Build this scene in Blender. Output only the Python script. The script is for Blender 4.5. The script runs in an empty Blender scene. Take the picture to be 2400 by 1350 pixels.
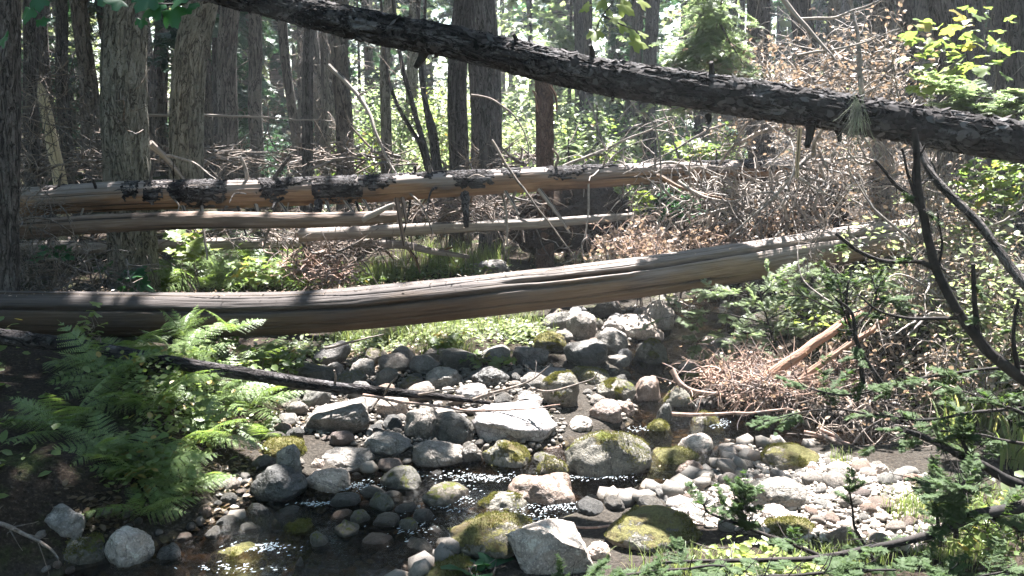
import bpy, math, random
import numpy as np
from mathutils import Vector, Matrix
R = math.radians
scn = bpy.context.scene
# ---------------------------------------------------------------- camera
PITCH = R(10.6); F = 1997.0; CAMZ = 2.0
cam_d = bpy.data.cameras.new('camera'); cam = bpy.data.objects.new('camera', cam_d)
scn.collection.objects.link(cam); scn.camera = cam
cam.location = (0, 0, CAMZ); cam.rotation_euler = (R(90) - PITCH, 0, 0)
cam_d.sensor_width = 36; cam_d.lens = 36 * F / 2400; cam_d.clip_start = .05; cam_d.clip_end = 600
# ---------------------------------------------------------------- light
SUN_EL, SUN_AZ = R(66), R(11)
SUN = np.array([math.cos(SUN_EL) * math.sin(SUN_AZ), math.cos(SUN_EL) * math.cos(SUN_AZ), math.sin(SUN_EL)])
w = bpy.data.worlds.new('World'); scn.world = w; w.use_nodes = True
wn = w.node_tree; bg = wn.nodes['Background']
sky = wn.nodes.new('ShaderNodeTexSky'); sky.sky_type = 'NISHITA'; sky.sun_disc = False
sky.sun_elevation = SUN_EL; sky.sun_rotation = SUN_AZ; sky.air_density = 1.6; sky.dust_density = .6; sky.ozone_density = 3.5
wn.links.new(sky.outputs[0], bg.inputs[0]); bg.inputs[1].default_value = 0.052
sl = bpy.data.lights.new('sun', 'SUN'); so = bpy.data.objects.new('sun', sl); scn.collection.objects.link(so)
sl.energy = 5.0; sl.angle = R(.5); sl.color = (1, .975, .95)
so.rotation_euler = Vector(SUN).to_track_quat('Z', 'Y').to_euler(); so.location = tuple(SUN * 60)
scn.view_settings.view_transform = 'Standard'; scn.view_settings.look = 'None'
scn.view_settings.exposure = 3.2; scn.view_settings.gamma = 1
scn.cycles.max_bounces = 5; scn.cycles.diffuse_bounces = 2; scn.cycles.transparent_max_bounces = 8
scn.cycles.transmission_bounces = 4; scn.cycles.sample_clamp_indirect = 4
scn.cycles.use_denoising = True
# ---------------------------------------------------------------- numpy helpers
rng = np.random.default_rng(7)
def _h(ix, iy, iz, s):
    n = (ix * 374761393 + iy * 668265263 + iz * 2147483647 + s * 1274126177) & 0xffffffff
    n = ((n ^ (n >> 13)) * 1274126177) & 0xffffffff
    n = ((n ^ (n >> 16)) * 2246822519) & 0xffffffff
    return ((n ^ (n >> 15)) & 0xffffff) / float(0xffffff)
def vn(P, s=0):
    P = np.asarray(P, float); i = np.floor(P).astype(np.int64); f = P - i; f = f * f * (3 - 2 * f)
    x, y, z = i[..., 0], i[..., 1], i[..., 2]; u, v, t = f[..., 0], f[..., 1], f[..., 2]
    def L(a, b, k): return a + (b - a) * k
    r = L(L(L(_h(x, y, z, s), _h(x + 1, y, z, s), u), L(_h(x, y + 1, z, s), _h(x + 1, y + 1, z, s), u), v),
          L(L(_h(x, y, z + 1, s), _h(x + 1, y, z + 1, s), u), L(_h(x, y + 1, z + 1, s), _h(x + 1, y + 1, z + 1, s), u), v), t)
    return r * 2 - 1
def fbm(P, o=4, s=0, g=.5):
    a, r, P = 1., 0., np.asarray(P, float)
    for k in range(o): r = r + a * vn(P * 2 ** k + 17.3 * k, s + k); a *= g
    return r
def sm(a, b, x):
    t = np.clip((x - a) / (b - a), 0, 1); return t * t * (3 - 2 * t)
def nrm(v): return v / (np.linalg.norm(v, axis=-1, keepdims=True) + 1e-9)
# ---------------------------------------------------------------- terrain
STREAM = np.array([[-9, -3], [-5, .6], [-3.2, 1.7], [-1.9, 2.6], [-1.15, 3.4], [-.7, 4.25], [.12, 4.65], [.8, 4.85], [1.2, 5.5], [1.2, 6.3], [1.3, 7.0], [1.75, 8.3], [2.1, 9.3], [3.2, 10.6], [4.5, 14], [5, 22], [4, 60]], float)
SW = np.array([1.1, 1.0, 1.0, 1.0, .8, .62, .42, .42, .40, .32, .35, .4, .5, .5, .6, .6, .6])
POOL = np.array([[1.2, 5.55], [1.9, 5.45], [2.6, 5.5]]); 
def segd(x, y, L, W):
    best = np.full(np.shape(x), 1e9)
    for k in range(len(L) - 1):
        a, b = L[k], L[k + 1]; d = b - a; t = np.clip(((x - a[0]) * d[0] + (y - a[1]) * d[1]) / (d @ d), 0, 1)
        r = np.hypot(x - a[0] - t * d[0], y - a[1] - t * d[1]) - (W[k] + (W[k + 1] - W[k]) * t)
        best = np.minimum(best, r)
    return best
LY = [-20, 0, 3, 3.6, 4.2, 5, 5.6, 6.5, 7.5, 9, 11, 20, 80]; LX = [-7, -4.6, -2.1, -1.75, -1.55, -1.45, -1.45, -1.6, -2.4, -4.0, -4, -5, -8]
RY = [-20, 3, 4, 5, 5.5, 6, 7, 8, 9, 11, 14, 20, 80]; RX = [3.4, 3.4, 3.3, 3.0, 2.6, 2.1, 2.15, 2.5, 2.9, 4, 5.4, 6, 6]
def hgt(x, y):
    x = np.asarray(x, float); y = np.asarray(y, float)
    P = np.stack([x, y, x * 0], -1)
    d = np.minimum(segd(x, y, STREAM, SW), segd(x, y, POOL, np.array([.3, .34, .3])))
    d = d + .12 * fbm(P * 1.7, 2, 5)
    z = -.16 + .22 * sm(-.3, .12, d) + .06 * sm(.1, 1.2, d)
    xl = np.interp(y, LY, LX); xr = np.interp(y, RY, RX)
    wig = .18 * fbm(P * .9, 2, 9)
    z = z + .34 * sm(0, .9, xl - x + wig) + .12 * sm(.8, 4, xl - x) + .6 * sm(0, .9, x - xr + wig) + .35 * sm(.8, 4, x - xr)
    near = sm(2.9, 1.0, y) * sm(-2.5, .2, x + (2.9 - y) * .5)
    z = z + .45 * near
    z = z + .9 * sm(8.5, 20, y) + np.maximum(y - 20, 0) * .05
    z = z + .07 * fbm(P * .7, 3, 2) * sm(.2, 1, d) + .02 * fbm(P * 3.1, 3, 3)
    return z
cp, sp = math.cos(PITCH), math.sin(PITCH)
def ray(px, py):
    a, b = (px - 1200) / F, -(py - 675) / F
    return np.array([a, cp + b * sp, -sp + b * cp])      # unit depth along the view axis
def P(px, py, y):
    d = ray(px, py); return np.array([0, 0, CAMZ]) + d * (y / d[1])
_ts = np.concatenate([np.linspace(1.2, 14, 900), np.linspace(14.05, 90, 300)])
def Gn(px, py):
    px, py = np.asarray(px, float), np.asarray(py, float); a, b = (px - 1200) / F, -(py - 675) / F; d = np.stack([a, cp + b * sp, -sp + b * cp], -1)
    ts = np.concatenate([np.linspace(1.2, 14, 260), np.linspace(14.2, 90, 90)]); p = np.array([0, 0, CAMZ]) + d[:, None] * ts[None, :, None]
    gap = p[..., 2] - hgt(p[..., 0], p[..., 1]); k = np.maximum(np.argmax(gap < 0, 1), 1); r = np.arange(len(px)); g1, g0 = gap[r, k], gap[r, k - 1]
    f = np.clip(g0 / (g0 - g1 + 1e-9), 0, 1)[:, None]; return p[r, k - 1] * (1 - f) + p[r, k] * f
def G(px, py, off=0., wet=False):
    d = ray(px, py); p = np.array([0, 0, CAMZ]) + _ts[:, None] * d
    hh_ = hgt(p[:, 0], p[:, 1]); hh_ = np.maximum(hh_, .0) if wet else hh_
    k = np.argmax(p[:, 2] < hh_ + off)
    if k == 0: k = len(_ts) - 1
    return p[k], _ts[k]
# ---------------------------------------------------------------- mesh helpers
def link(o, parent=None):
    scn.collection.objects.link(o)
    if parent is not None: o.parent = parent
    return o
class Buf:
    def __init__(s): s.V = []; s.F = {3: [], 4: []}; s.n = 0; s.A = []
    def add(s, V, Fc, A=None):
        V = np.asarray(V, float).reshape(-1, 3); Fc = np.asarray(Fc, int)
        s.V.append(V); s.F[Fc.shape[1]].append(Fc + s.n); s.n += len(V)
        s.A.append(np.zeros((len(V), 3)) if A is None else np.asarray(A, float).reshape(-1, 3)); return s
    def mesh(s, name, mat, smooth=True, attr=True):
        me = bpy.data.meshes.new(name); V = np.concatenate(s.V); f3 = s.F[3]; f4 = s.F[4]
        f3 = np.concatenate(f3) if f3 else np.zeros((0, 3), int); f4 = np.concatenate(f4) if f4 else np.zeros((0, 4), int)
        me.vertices.add(len(V)); me.vertices.foreach_set('co', V.astype(np.float32).ravel())
        nl = f3.size + f4.size; me.loops.add(nl); me.loops.foreach_set('vertex_index', np.concatenate([f3.ravel(), f4.ravel()]).astype(np.int32))
        np_ = len(f3) + len(f4); me.polygons.add(np_)
        st = np.concatenate([np.arange(len(f3)) * 3, f3.size + np.arange(len(f4)) * 4]).astype(np.int32)
        me.polygons.foreach_set('loop_start', st)
        me.polygons.foreach_set('loop_total', np.concatenate([np.full(len(f3), 3), np.full(len(f4), 4)]).astype(np.int32))
        me.polygons.foreach_set('use_smooth', np.full(np_, bool(smooth)))
        if attr:
            a = me.attributes.new('tc', 'FLOAT_VECTOR', 'POINT'); a.data.foreach_set('vector', np.concatenate(s.A).astype(np.float32).ravel())
        me.update(calc_edges=True); me.materials.append(mat); return me
    def obj(s, name, mat, parent=None, smooth=True, attr=True):
        return link(bpy.data.objects.new(name, s.mesh(name, mat, smooth, attr)), parent)
def tag(o, label=None, cat=None, group=None, kind=None):
    if label: o['label'] = label
    if cat: o['category'] = cat
    if group: o['group'] = group
    if kind: o['kind'] = kind
    return o
def empty(name, loc=(0, 0, 0)):
    o = bpy.data.objects.new(name, None); o.location = tuple(loc); o.empty_display_size = .1; return link(o)
def keep(o, root):   # parent without moving world-space geometry
    o.parent = root; o.matrix_parent_inverse = Matrix.Translation(-Vector(root.location)); return o
def spline(pts, n):
    pts = np.asarray(pts, float); m = len(pts)
    if m == 2: t = np.linspace(0, 1, n)[:, None]; return pts[0] * (1 - t) + pts[1] * t
    q = np.vstack([2 * pts[0] - pts[1], pts, 2 * pts[-1] - pts[-2]])
    u = np.linspace(0, m - 1 - 1e-6, n); i = u.astype(int); t = (u - i)[:, None]
    a, b, c, d = q[i], q[i + 1], q[i + 2], q[i + 3]
    return .5 * (2 * b + (c - a) * t + (2 * a - 5 * b + 4 * c - d) * t ** 2 + (3 * b - a - 3 * c + d) * t ** 3)
def tube(pts, rad, sides=8, disp=None, caps=True):
    """pts (n,3), rad (n,) ; disp(theta, s, r)->radius factor. returns V,F,A"""
    pts = np.asarray(pts, float); n = len(pts); rad = np.broadcast_to(np.asarray(rad, float), (n,))
    T = nrm(np.gradient(pts, axis=0)); m = nrm(pts[-1] - pts[0])
    ref = np.array([0, 0, 1.]) if abs(m[2]) < .8 else np.array([0, -1., 0])
    U = nrm(ref - (T @ ref)[:, None] * T); W = np.cross(T, U)
    s = np.concatenate([[0], np.cumsum(np.linalg.norm(np.diff(pts, axis=0), axis=1))])
    th = np.arange(sides) / sides * 2 * math.pi
    Th, S = np.meshgrid(th, s); Rr = np.broadcast_to(rad[:, None], Th.shape)
    Rd = Rr * (1 if disp is None else disp(Th, S, Rr))
    V = pts[:, None] + (np.cos(Th) * Rd)[..., None] * U[:, None] + (np.sin(Th) * Rd)[..., None] * W[:, None]
    r0 = float(rad.mean()); A = np.stack([np.cos(Th) * r0, np.sin(Th) * r0, S], -1)
    i, j = np.meshgrid(np.arange(n - 1), np.arange(sides), indexing='ij'); j2 = (j + 1) % sides
    Fq = np.stack([i * sides + j, i * sides + j2, (i + 1) * sides + j2, (i + 1) * sides + j], -1).reshape(-1, 4)
    return V.reshape(-1, 3), Fq, A.reshape(-1, 3)
def addtube(buf, pts, rad, sides=8, disp=None, caps=True):
    V, Fq, A = tube(pts, rad, sides, disp); b0 = buf.n; buf.add(V, Fq, A)
    if caps:
        n = len(pts)
        for ring, c in ((0, pts[0]), (n - 1, pts[-1])):
            k = np.arange(sides); k2 = (k + 1) % sides
            a = A[ring * sides:(ring + 1) * sides]
            Vc = np.vstack([V[ring * sides:(ring + 1) * sides], np.asarray(c)[None]])
            f = np.stack([k, k2, np.full(sides, sides)], -1)
            if ring == 0: f = f[:, ::-1]
            buf.add(Vc, f, np.vstack([a, [[0, 0, a[0, 2]]]]))
    return buf
def walks(start, dirs, length, n=6, curl=.35, grav=0., r=rng):
    """K random-walk polylines (K,n,3)"""
    K = len(start); d = nrm(np.asarray(dirs, float)); p = np.array(start, float); out = [p.copy()]
    length = np.broadcast_to(length, (K,)); step = (length / (n - 1))[:, None]
    bend = r.normal(0, 1, (K, 3)) * curl
    for k in range(n - 1):
        d = nrm(d + bend * .5 + r.normal(0, 1, (K, 3)) * curl * .5 + np.array([0, 0, grav])); p = p + d * step; out.append(p.copy())
    return np.stack(out, 1)
def addtubes(buf, PL, r0, sides=3, taper=.25):
    K, n, _ = PL.shape; T = nrm(np.gradient(PL, axis=1)); ref = nrm(rng.normal(0, 1, (K, 1, 3)))
    U = nrm(np.cross(T, ref)); W = np.cross(T, U); r0 = np.broadcast_to(r0, (K,))
    rr = r0[:, None] * np.linspace(1, taper, n)[None]
    th = np.arange(sides) / sides * 2 * math.pi
    V = PL[:, :, None] + rr[..., None, None] * (np.cos(th)[:, None] * U[:, :, None] + np.sin(th)[:, None] * W[:, :, None])
    k, i, j = np.meshgrid(np.arange(K), np.arange(n - 1), np.arange(sides), indexing='ij'); j2 = (j + 1) % sides
    b = k * n * sides + i * sides; b2 = b + sides
    buf.add(V, np.stack([b + j, b + j2, b2 + j2, b2 + j], -1).reshape(-1, 4), np.zeros((K * n * sides, 3)) + PL.repeat(sides, 1).reshape(-1, 3)); return buf
def scatter(buf, tmpl, faces, pos, X, Y, Z, sc):
    """template (m,3) placed K times; X,Y,Z frames (K,3)"""
    K, m = len(pos), len(tmpl); sc = np.broadcast_to(sc, (K,))
    V = pos[:, None] + sc[:, None, None] * (tmpl[None, :, 0:1] * X[:, None] + tmpl[None, :, 1:2] * Y[:, None] + tmpl[None, :, 2:3] * Z[:, None])
    Fc = faces[None] + (np.arange(K) * m)[:, None, None]
    buf.add(V, Fc.reshape(-1, faces.shape[1]), np.repeat(pos, m, 0)); return buf
def frames(K, tilt=.5, r=rng, yaw=None):
    """leaf frames: Y points outward, Z is roughly up with random tilt"""
    yaw = r.uniform(0, 2 * math.pi, K) if yaw is None else yaw
    Z = nrm(np.stack([r.normal(0, tilt, K), r.normal(0, tilt, K), np.ones(K)], -1))
    Y = np.stack([np.cos(yaw), np.sin(yaw), np.zeros(K)], -1); Y = nrm(Y - (Y * Z).sum(-1, keepdims=True) * Z); return np.cross(Y, Z), Y, Z
# ---------------------------------------------------------------- materials
class NT:
    def __init__(s, name):
        s.m = bpy.data.materials.new(name); s.m.use_nodes = True; s.t = s.m.node_tree; s.t.nodes.clear()
        s.out = s.t.nodes.new('ShaderNodeOutputMaterial')
    def n(s, ty, **kw):
        nd = s.t.nodes.new('ShaderNode' + ty)
        for k, v in kw.items():
            if k.startswith('_'): setattr(nd, k[1:], v)
            else:
                key = int(k[1:]) if k[0] == 'i' and k[1:].isdigit() else k.replace('__', ' ')
                if hasattr(v, 'is_output') or isinstance(v, bpy.types.NodeSocket): s.t.links.new(v, nd.inputs[key])
                else: nd.inputs[key].default_value = v
        return nd
    def co(s, obj=True):
        return s.n('TexCoord').outputs['Object'] if obj else s.n('NewGeometry').outputs['Position']
    def tc(s): return s.n('Attribute', _attribute_name='tc').outputs['Vector']
    def sc(s, v, k): return s.n('VectorMath', _operation='MULTIPLY', i0=v, i1=k if isinstance(k, tuple) else (k, k, k)).outputs[0]
    def off(s, v):   # shift per object so that copies do not repeat
        r = s.n('ObjectInfo').outputs['Random']
        return s.n('VectorMath', _operation='ADD', i0=v, i1=s.n('VectorMath', _operation='SCALE', i0=(31.7, 17.1, 23.3), Scale=r).outputs[0]).outputs[0]
    def noise(s, v, scale, det=4, rough=.55, dist=0): return s.n('TexNoise', Vector=v, Scale=scale, Detail=det, Roughness=rough, Distortion=dist).outputs['Fac']
    def ramp(s, f, st):
        nd = s.n('ValToRGB', Fac=f); e = nd.color_ramp.elements
        while len(e) < len(st): e.new(.5)
        for k, (p, c) in enumerate(st): e[k].position = p; e[k].color = (*c, 1) if len(c) == 3 else c
        return nd.outputs['Color']
    def f(s, f, a, b, c=0., d=1.): return s.n('MapRange', Value=f, i1=a, i2=b, i3=c, i4=d).outputs[0]
    def mix(s, f, a, b, mode='MIX'):
        nd = s.n('MixRGB', _blend_type=mode, i0=f); 
        for k, v in ((1, a), (2, b)):
            if isinstance(v, tuple): nd.inputs[k].default_value = (*v, 1)
            else: s.t.links.new(v, nd.inputs[k])
        return nd.outputs[0]
    def m2(s, op, a, b): return s.n('Math', _operation=op, i0=a, i1=b).outputs[0]
    def bump(s, hgt_, st=.5, dist=.02, normal=None):
        kw = dict(Height=hgt_, Strength=st, Distance=dist)
        if normal is not None: kw['Normal'] = normal
        return s.n('Bump', **kw).outputs[0]
    def pr(s, col, rough=.8, normal=None, spec=.3, **kw):
        nd = s.n('BsdfPrincipled', Roughness=rough, **kw)
        nd.inputs['Specular IOR Level'].default_value = spec
        if isinstance(col, tuple): nd.inputs['Base Color'].default_value = (*col, 1)
        else: s.t.links.new(col, nd.inputs['Base Color'])
        if normal is not None: s.t.links.new(normal, nd.inputs['Normal'])
        return nd.outputs[0]
    def done(s, sh): s.t.links.new(sh, s.out.inputs[0]); return s.m
    def up(s):
        return s.n('SeparateXYZ', i0=s.n('NewGeometry').outputs['Normal']).outputs[2]
def wood_mat(name, c0, c1, c2, grain=60, dark=.35, rough=.75, top=None, along=None, rad=.15):
    """streaky weathered wood; tc runs along z"""
    t = NT(name); v = t.tc(); g = t.noise(t.sc(v, (1, 1, .035)), grain, 6, .65, .6); b = t.noise(t.sc(v, (1, 1, .25)), 6, 4)
    big = t.noise(t.sc(v, (1, 1, .5)), 2.2, 3)
    col = t.ramp(g, [(.25, c0), (.5, c1), (.78, c2)])
    col = t.mix(t.f(b, .48, .66, 0, dark), col, tuple(k * .35 for k in c0))
    col = t.mix(t.f(big, .4, .65, 0, .55), col, tuple((a + b_) * .5 * np.array([.9, .95, 1.05])[i] for i, (a, b_) in enumerate(zip(c0, c1))))
    sx = t.n('SeparateXYZ', i0=v)
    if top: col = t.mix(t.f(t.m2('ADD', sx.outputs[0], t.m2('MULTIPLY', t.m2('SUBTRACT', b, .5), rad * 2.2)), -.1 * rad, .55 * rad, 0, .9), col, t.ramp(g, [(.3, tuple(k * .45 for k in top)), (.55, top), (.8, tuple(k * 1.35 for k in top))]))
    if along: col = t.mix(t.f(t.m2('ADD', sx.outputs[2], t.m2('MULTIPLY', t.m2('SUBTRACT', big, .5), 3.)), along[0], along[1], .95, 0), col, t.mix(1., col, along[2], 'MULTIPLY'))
    crk = t.noise(t.sc(v, (1, 1, .02)), 26, 3, .5, .3); ck = t.f(crk, .35, .42)
    col = t.mix(t.m2('SUBTRACT', 1, ck), col, tuple(k * .25 for k in c0))
    return t.done(t.pr(col, rough, t.bump(t.m2('ADD', g, t.m2('MULTIPLY', ck, .8)), .9, .006), .25))
def bark_mat(name, dark, mid, lite, sc=14, zs=.22, lichen=None, bump=.9, moss=None):
    t = NT(name); v = t.off(t.tc())
    fu = t.noise(t.sc(v, (1, 1, zs)), sc, 6, .62, .8); fine = t.noise(t.sc(v, (1, 1, .6)), sc * 5, 4, .6)
    v2 = t.sc(v, (1, 1, zs * .8)); ra = t.m2('ABSOLUTE', t.m2('SUBTRACT', t.noise(v2, sc * 1.3, 3, .6, 1.1), .5), 0.); rb = t.m2('ABSOLUTE', t.m2('SUBTRACT', t.noise(t.sc(v, (1, 1, zs * 2.2)), sc * 2.3, 3, .6, 1.), .5), 0.)
    crack = t.f(t.m2('MINIMUM', ra, t.m2('ADD', rb, .02)), .004, .05)
    col = t.ramp(fu, [(.3, dark), (.5, mid), (.72, lite)])
    col = t.mix(t.f(fine, .35, .7, 0, .5), col, mid)
    col = t.mix(t.m2('SUBTRACT', 1, crack), col, tuple(k * .55 for k in dark))
    if lichen: col = t.mix(t.f(t.noise(v, sc * .8, 7, .8), .56, .68, 0, .8), col, lichen)
    if moss: col = t.mix(t.f(t.m2('ADD', t.noise(v, 3, 4, .7), t.m2('MULTIPLY', t.up(), .15)), .58, .68), col, moss)
    h = t.m2('ADD', t.m2('MULTIPLY', crack, .9), t.m2('ADD', fu, t.m2('MULTIPLY', fine, .3)))
    return t.done(t.pr(col, .9, t.bump(h, bump, .03), .15))
def rock_mat(name, a, b, moss=0., mossc=((.05, .07, .012), (.16, .17, .03)), rough=.75, wet=False):
    t = NT(name); v = t.off(t.co()); n1 = t.noise(v, 7, 6, .68, .4); n2 = t.noise(v, 26, 5, .7); n3 = t.noise(v, 110, 3, .6)
    tone = t.n('ObjectInfo').outputs['Random']
    col = t.ramp(n1, [(.3, a), (.7, b)]); col = t.mix(t.f(n2, .45, .68, 0, .6), col, tuple(k * .45 for k in a))
    col = t.mix(t.f(n3, .56, .68, 0, .55), col, tuple(min(1, k * 1.5) for k in b)); col = t.mix(t.f(n3, .42, .3, 0, .6), col, (.03, .03, .035))
    lich = t.f(t.noise(v, 15, 6, .75), .58, .63); col = t.mix(t.m2('MULTIPLY', lich, .55), col, tuple(min(.7, k * 1.55) for k in b))
    vein = t.f(t.m2('ABSOLUTE', t.m2('SUBTRACT', t.noise(v, 5, 5, .6, .8), .5), 0.), .0, .012); col = t.mix(t.m2('MULTIPLY', t.m2('SUBTRACT', 1, vein), .6), col, tuple(k * .3 for k in a))
    tint = t.ramp(tone, [(0, (.72, .74, .8)), (.3, (1, .97, .93)), (.55, (.8, .78, .76)), (.75, (1.0, .88, .80)), (1, (.9, .92, .9))])
    col = t.mix(1., col, tint, 'MULTIPLY')
    # damp, stained foot where the stone meets the ground or the water
    z = t.n('SeparateXYZ', i0=t.n('NewGeometry').outputs['Position']).outputs[2]
    damp = t.f(t.m2('ADD', z, t.m2('MULTIPLY', n2, .05)), .02, .075)
    rgh = t.f(damp, 0, 1, .25, rough)
    col = t.mix(t.m2('SUBTRACT', 1, damp), col, t.mix(1., col, (.36, .33, .30), 'MULTIPLY'))
    hh = t.m2('ADD', t.m2('ADD', n2, t.m2('MULTIPLY', n3, .35)), t.m2('ADD', t.m2('MULTIPLY', vein, .5), n1)); nm = t.bump(hh, .8, .022)
    if moss:
        mf = t.m2('ADD', t.m2('ADD', t.noise(v, 5, 6, .72), t.m2('MULTIPLY', t.up(), .17)), moss - .10)
        mk = t.f(mf, .55, .62); mn = t.noise(v, 85, 6, .8); mc = t.ramp(mn, [(.3, mossc[0]), (.6, mossc[1])]); mc = t.mix(t.f(t.noise(v, 9, 4, .7), .5, .62, 0, .75), mc, (.10, .065, .03)); mk = t.f(t.m2('ADD', mf, t.m2('MULTIPLY', t.m2('SUBTRACT', mn, .5), .35)), .55, .60)
        col = t.mix(mk, col, mc); nm = t.bump(t.m2('MULTIPLY', mk, t.m2('ADD', mn, .4)), 1., .03, nm); rgh = t.m2('MAXIMUM', rgh, t.m2('MULTIPLY', mk, .9))
    return t.done(t.pr(col, rgh, nm, .35))
def leaf_mat(name, a, b, trans=.5, tcol=None, rough=.42, sc=9., spec=.35, brown=None):
    t = NT(name); v = t.tc(); n = t.n('TexWhiteNoise', Vector=v, _noise_dimensions='3D').outputs['Value']; n2 = t.noise(v, sc * .3, 2)
    col = t.mix(n, a, b); col = t.mix(t.f(n2, .35, .7, 0, .5), col, a)
    if brown: col = t.mix(t.f(t.n('TexWhiteNoise', Vector=t.sc(v, 3.1), _noise_dimensions='3D').outputs['Value'], .9, .93), col, brown)
    p = t.pr(col, rough, None, spec); tc = t.mix(1., col, tcol or (1.6, 1.9, .7), 'MULTIPLY')
    tr = t.n('BsdfTranslucent', Color=tc).outputs[0]
    mx = t.n('MixShader', i0=trans, i1=p, i2=tr).outputs[0]; return t.done(mx)
def twig_mat(name, a, b, sc=30, tr=0):
    t = NT(name); v = t.tc(); n = t.noise(v, sc, 4, .7); n2 = t.noise(v, 6, 3)
    col = t.mix(t.f(n2, .40, .60), t.ramp(n, [(.3, a), (.7, b)]), t.ramp(n, [(.35, tuple(k * .45 for k in a)), (.75, tuple((b[0] + b[1] + b[2]) / 3 * k for k in (.66, .63, .62)))]))
    return t.done(t.pr(col, .85, None, .2))
M = {}
M['log_bare'] = wood_mat('weathered_wood', (.16, .105, .065), (.29, .195, .12), (.44, .31, .195), 70, .5, top=(.26, .22, .20), along=(4.2, 8.2, (.20, .195, .205)), rad=.16)  # along: left part darkened in the colour, its shade on top of grey weathering
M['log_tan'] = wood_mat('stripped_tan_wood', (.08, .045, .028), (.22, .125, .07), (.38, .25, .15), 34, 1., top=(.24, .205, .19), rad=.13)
M['log_grey'] = wood_mat('grey_dead_wood', (.13, .11, .10), (.24, .20, .17), (.40, .36, .32), 60, .5)
M['log_brown'] = wood_mat('brown_dead_wood', (.09, .06, .045), (.17, .115, .085), (.30, .24, .20), 50, .5)
M['log_red'] = wood_mat('red_rotten_wood', (.11, .055, .035), (.24, .13, .085), (.40, .26, .18), 40, .8)
M['bark_black'] = bark_mat('dark_flaky_bark', (.012, .010, .010), (.045, .039, .039), (.20, .19, .195), 13, .34, lichen=(.12, .125, .13), bump=1.)
M['bark_pale'] = bark_mat('pale_furrowed_bark', (.11, .098, .082), (.22, .20, .165), (.34, .315, .27), 9, .32, lichen=(.2, .2, .17), bump=.8)
M['bark_mid'] = bark_mat('grey_brown_bark', (.048, .042, .041), (.115, .10, .095), (.21, .19, .18), 16, .2, lichen=(.15, .16, .14))
M['bark_far'] = bark_mat('forest_bark', (.08, .07, .066), (.17, .145, .13), (.26, .23, .21), 9, .25, lichen=(.13, .135, .12))
M['bark_red'] = bark_mat('reddish_snag_bark', (.07, .035, .025), (.15, .085, .06), (.26, .17, .13), 22, .4)
M['snag'] = wood_mat('pale_snag_wood', (.26, .20, .12), (.42, .34, .22), (.55, .47, .33), 30, .3)
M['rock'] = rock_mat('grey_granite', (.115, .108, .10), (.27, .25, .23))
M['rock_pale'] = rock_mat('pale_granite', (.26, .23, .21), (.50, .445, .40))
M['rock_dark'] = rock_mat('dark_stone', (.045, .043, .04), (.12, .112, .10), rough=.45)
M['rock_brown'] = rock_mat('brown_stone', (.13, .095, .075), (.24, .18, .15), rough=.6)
M['rock_moss'] = rock_mat('mossy_stone', (.09, .085, .07), (.21, .195, .165), -.02)
M['rock_mossy'] = rock_mat('moss_covered_stone', (.15, .14, .11), (.28, .25, .20), .13, ((.06, .062, .02), (.21, .19, .065)))
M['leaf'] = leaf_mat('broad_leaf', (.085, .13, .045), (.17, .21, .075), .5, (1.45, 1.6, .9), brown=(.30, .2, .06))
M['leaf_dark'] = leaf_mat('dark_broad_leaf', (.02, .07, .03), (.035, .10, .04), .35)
M['leaf_far'] = leaf_mat('far_leaf', (.12, .155, .075), (.25, .28, .15), .55, (1.4, 1.4, 1.1), spec=.5)
M['leaf_yellow'] = leaf_mat('yellow_leaf', (.13, .18, .05), (.25, .28, .09), .5, (1.35, 1.4, .8))
M['fern'] = leaf_mat('fern_leaf', (.095, .15, .055), (.20, .255, .10), .45, (1.45, 1.5, .7), spec=.4)
M['grass'] = leaf_mat('grass_blade', (.10, .14, .05), (.22, .25, .11), .4, (1.3, 1.4, .8), brown=(.35, .30, .17))
M['needle'] = leaf_mat('conifer_needle', (.035, .062, .026), (.075, .105, .042), .35, rough=.6, spec=.15)
M['needle_far'] = leaf_mat('far_conifer_needle', (.03, .06, .045), (.07, .11, .07), .35, (1.3, 1.6, .9))
M['needle_lit'] = leaf_mat('pale_conifer_needle', (.13, .17, .10), (.25, .29, .17), .6, (1.3, 1.4, 1.0))
M['brown_leaf'] = leaf_mat('dead_leaf', (.20, .145, .105), (.40, .31, .24), .3, (1.2, 1.1, .95))
M['wet_leaf'] = leaf_mat('wet_dead_leaf', (.05, .035, .02), (.12, .08, .045), .1)
M['twig'] = twig_mat('dead_twig', (.10, .075, .06), (.30, .24, .20))
M['twig_pale'] = twig_mat('pale_dead_twig', (.17, .14, .12), (.42, .365, .32))
M['twig_red'] = twig_mat('reddish_twig', (.17, .095, .07), (.46, .32, .25))
M['twig_black'] = twig_mat('black_twig', (.012, .010, .009), (.05, .04, .036))
M['moss'] = leaf_mat('moss_tuft', (.055, .06, .02), (.19, .18, .06), .3, (1.2, 1.2, .6), .8, spec=.1, brown=(.16, .11, .05))
M['lichen'] = twig_mat('hanging_lichen', (.16, .19, .12), (.30, .34, .24))
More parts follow.
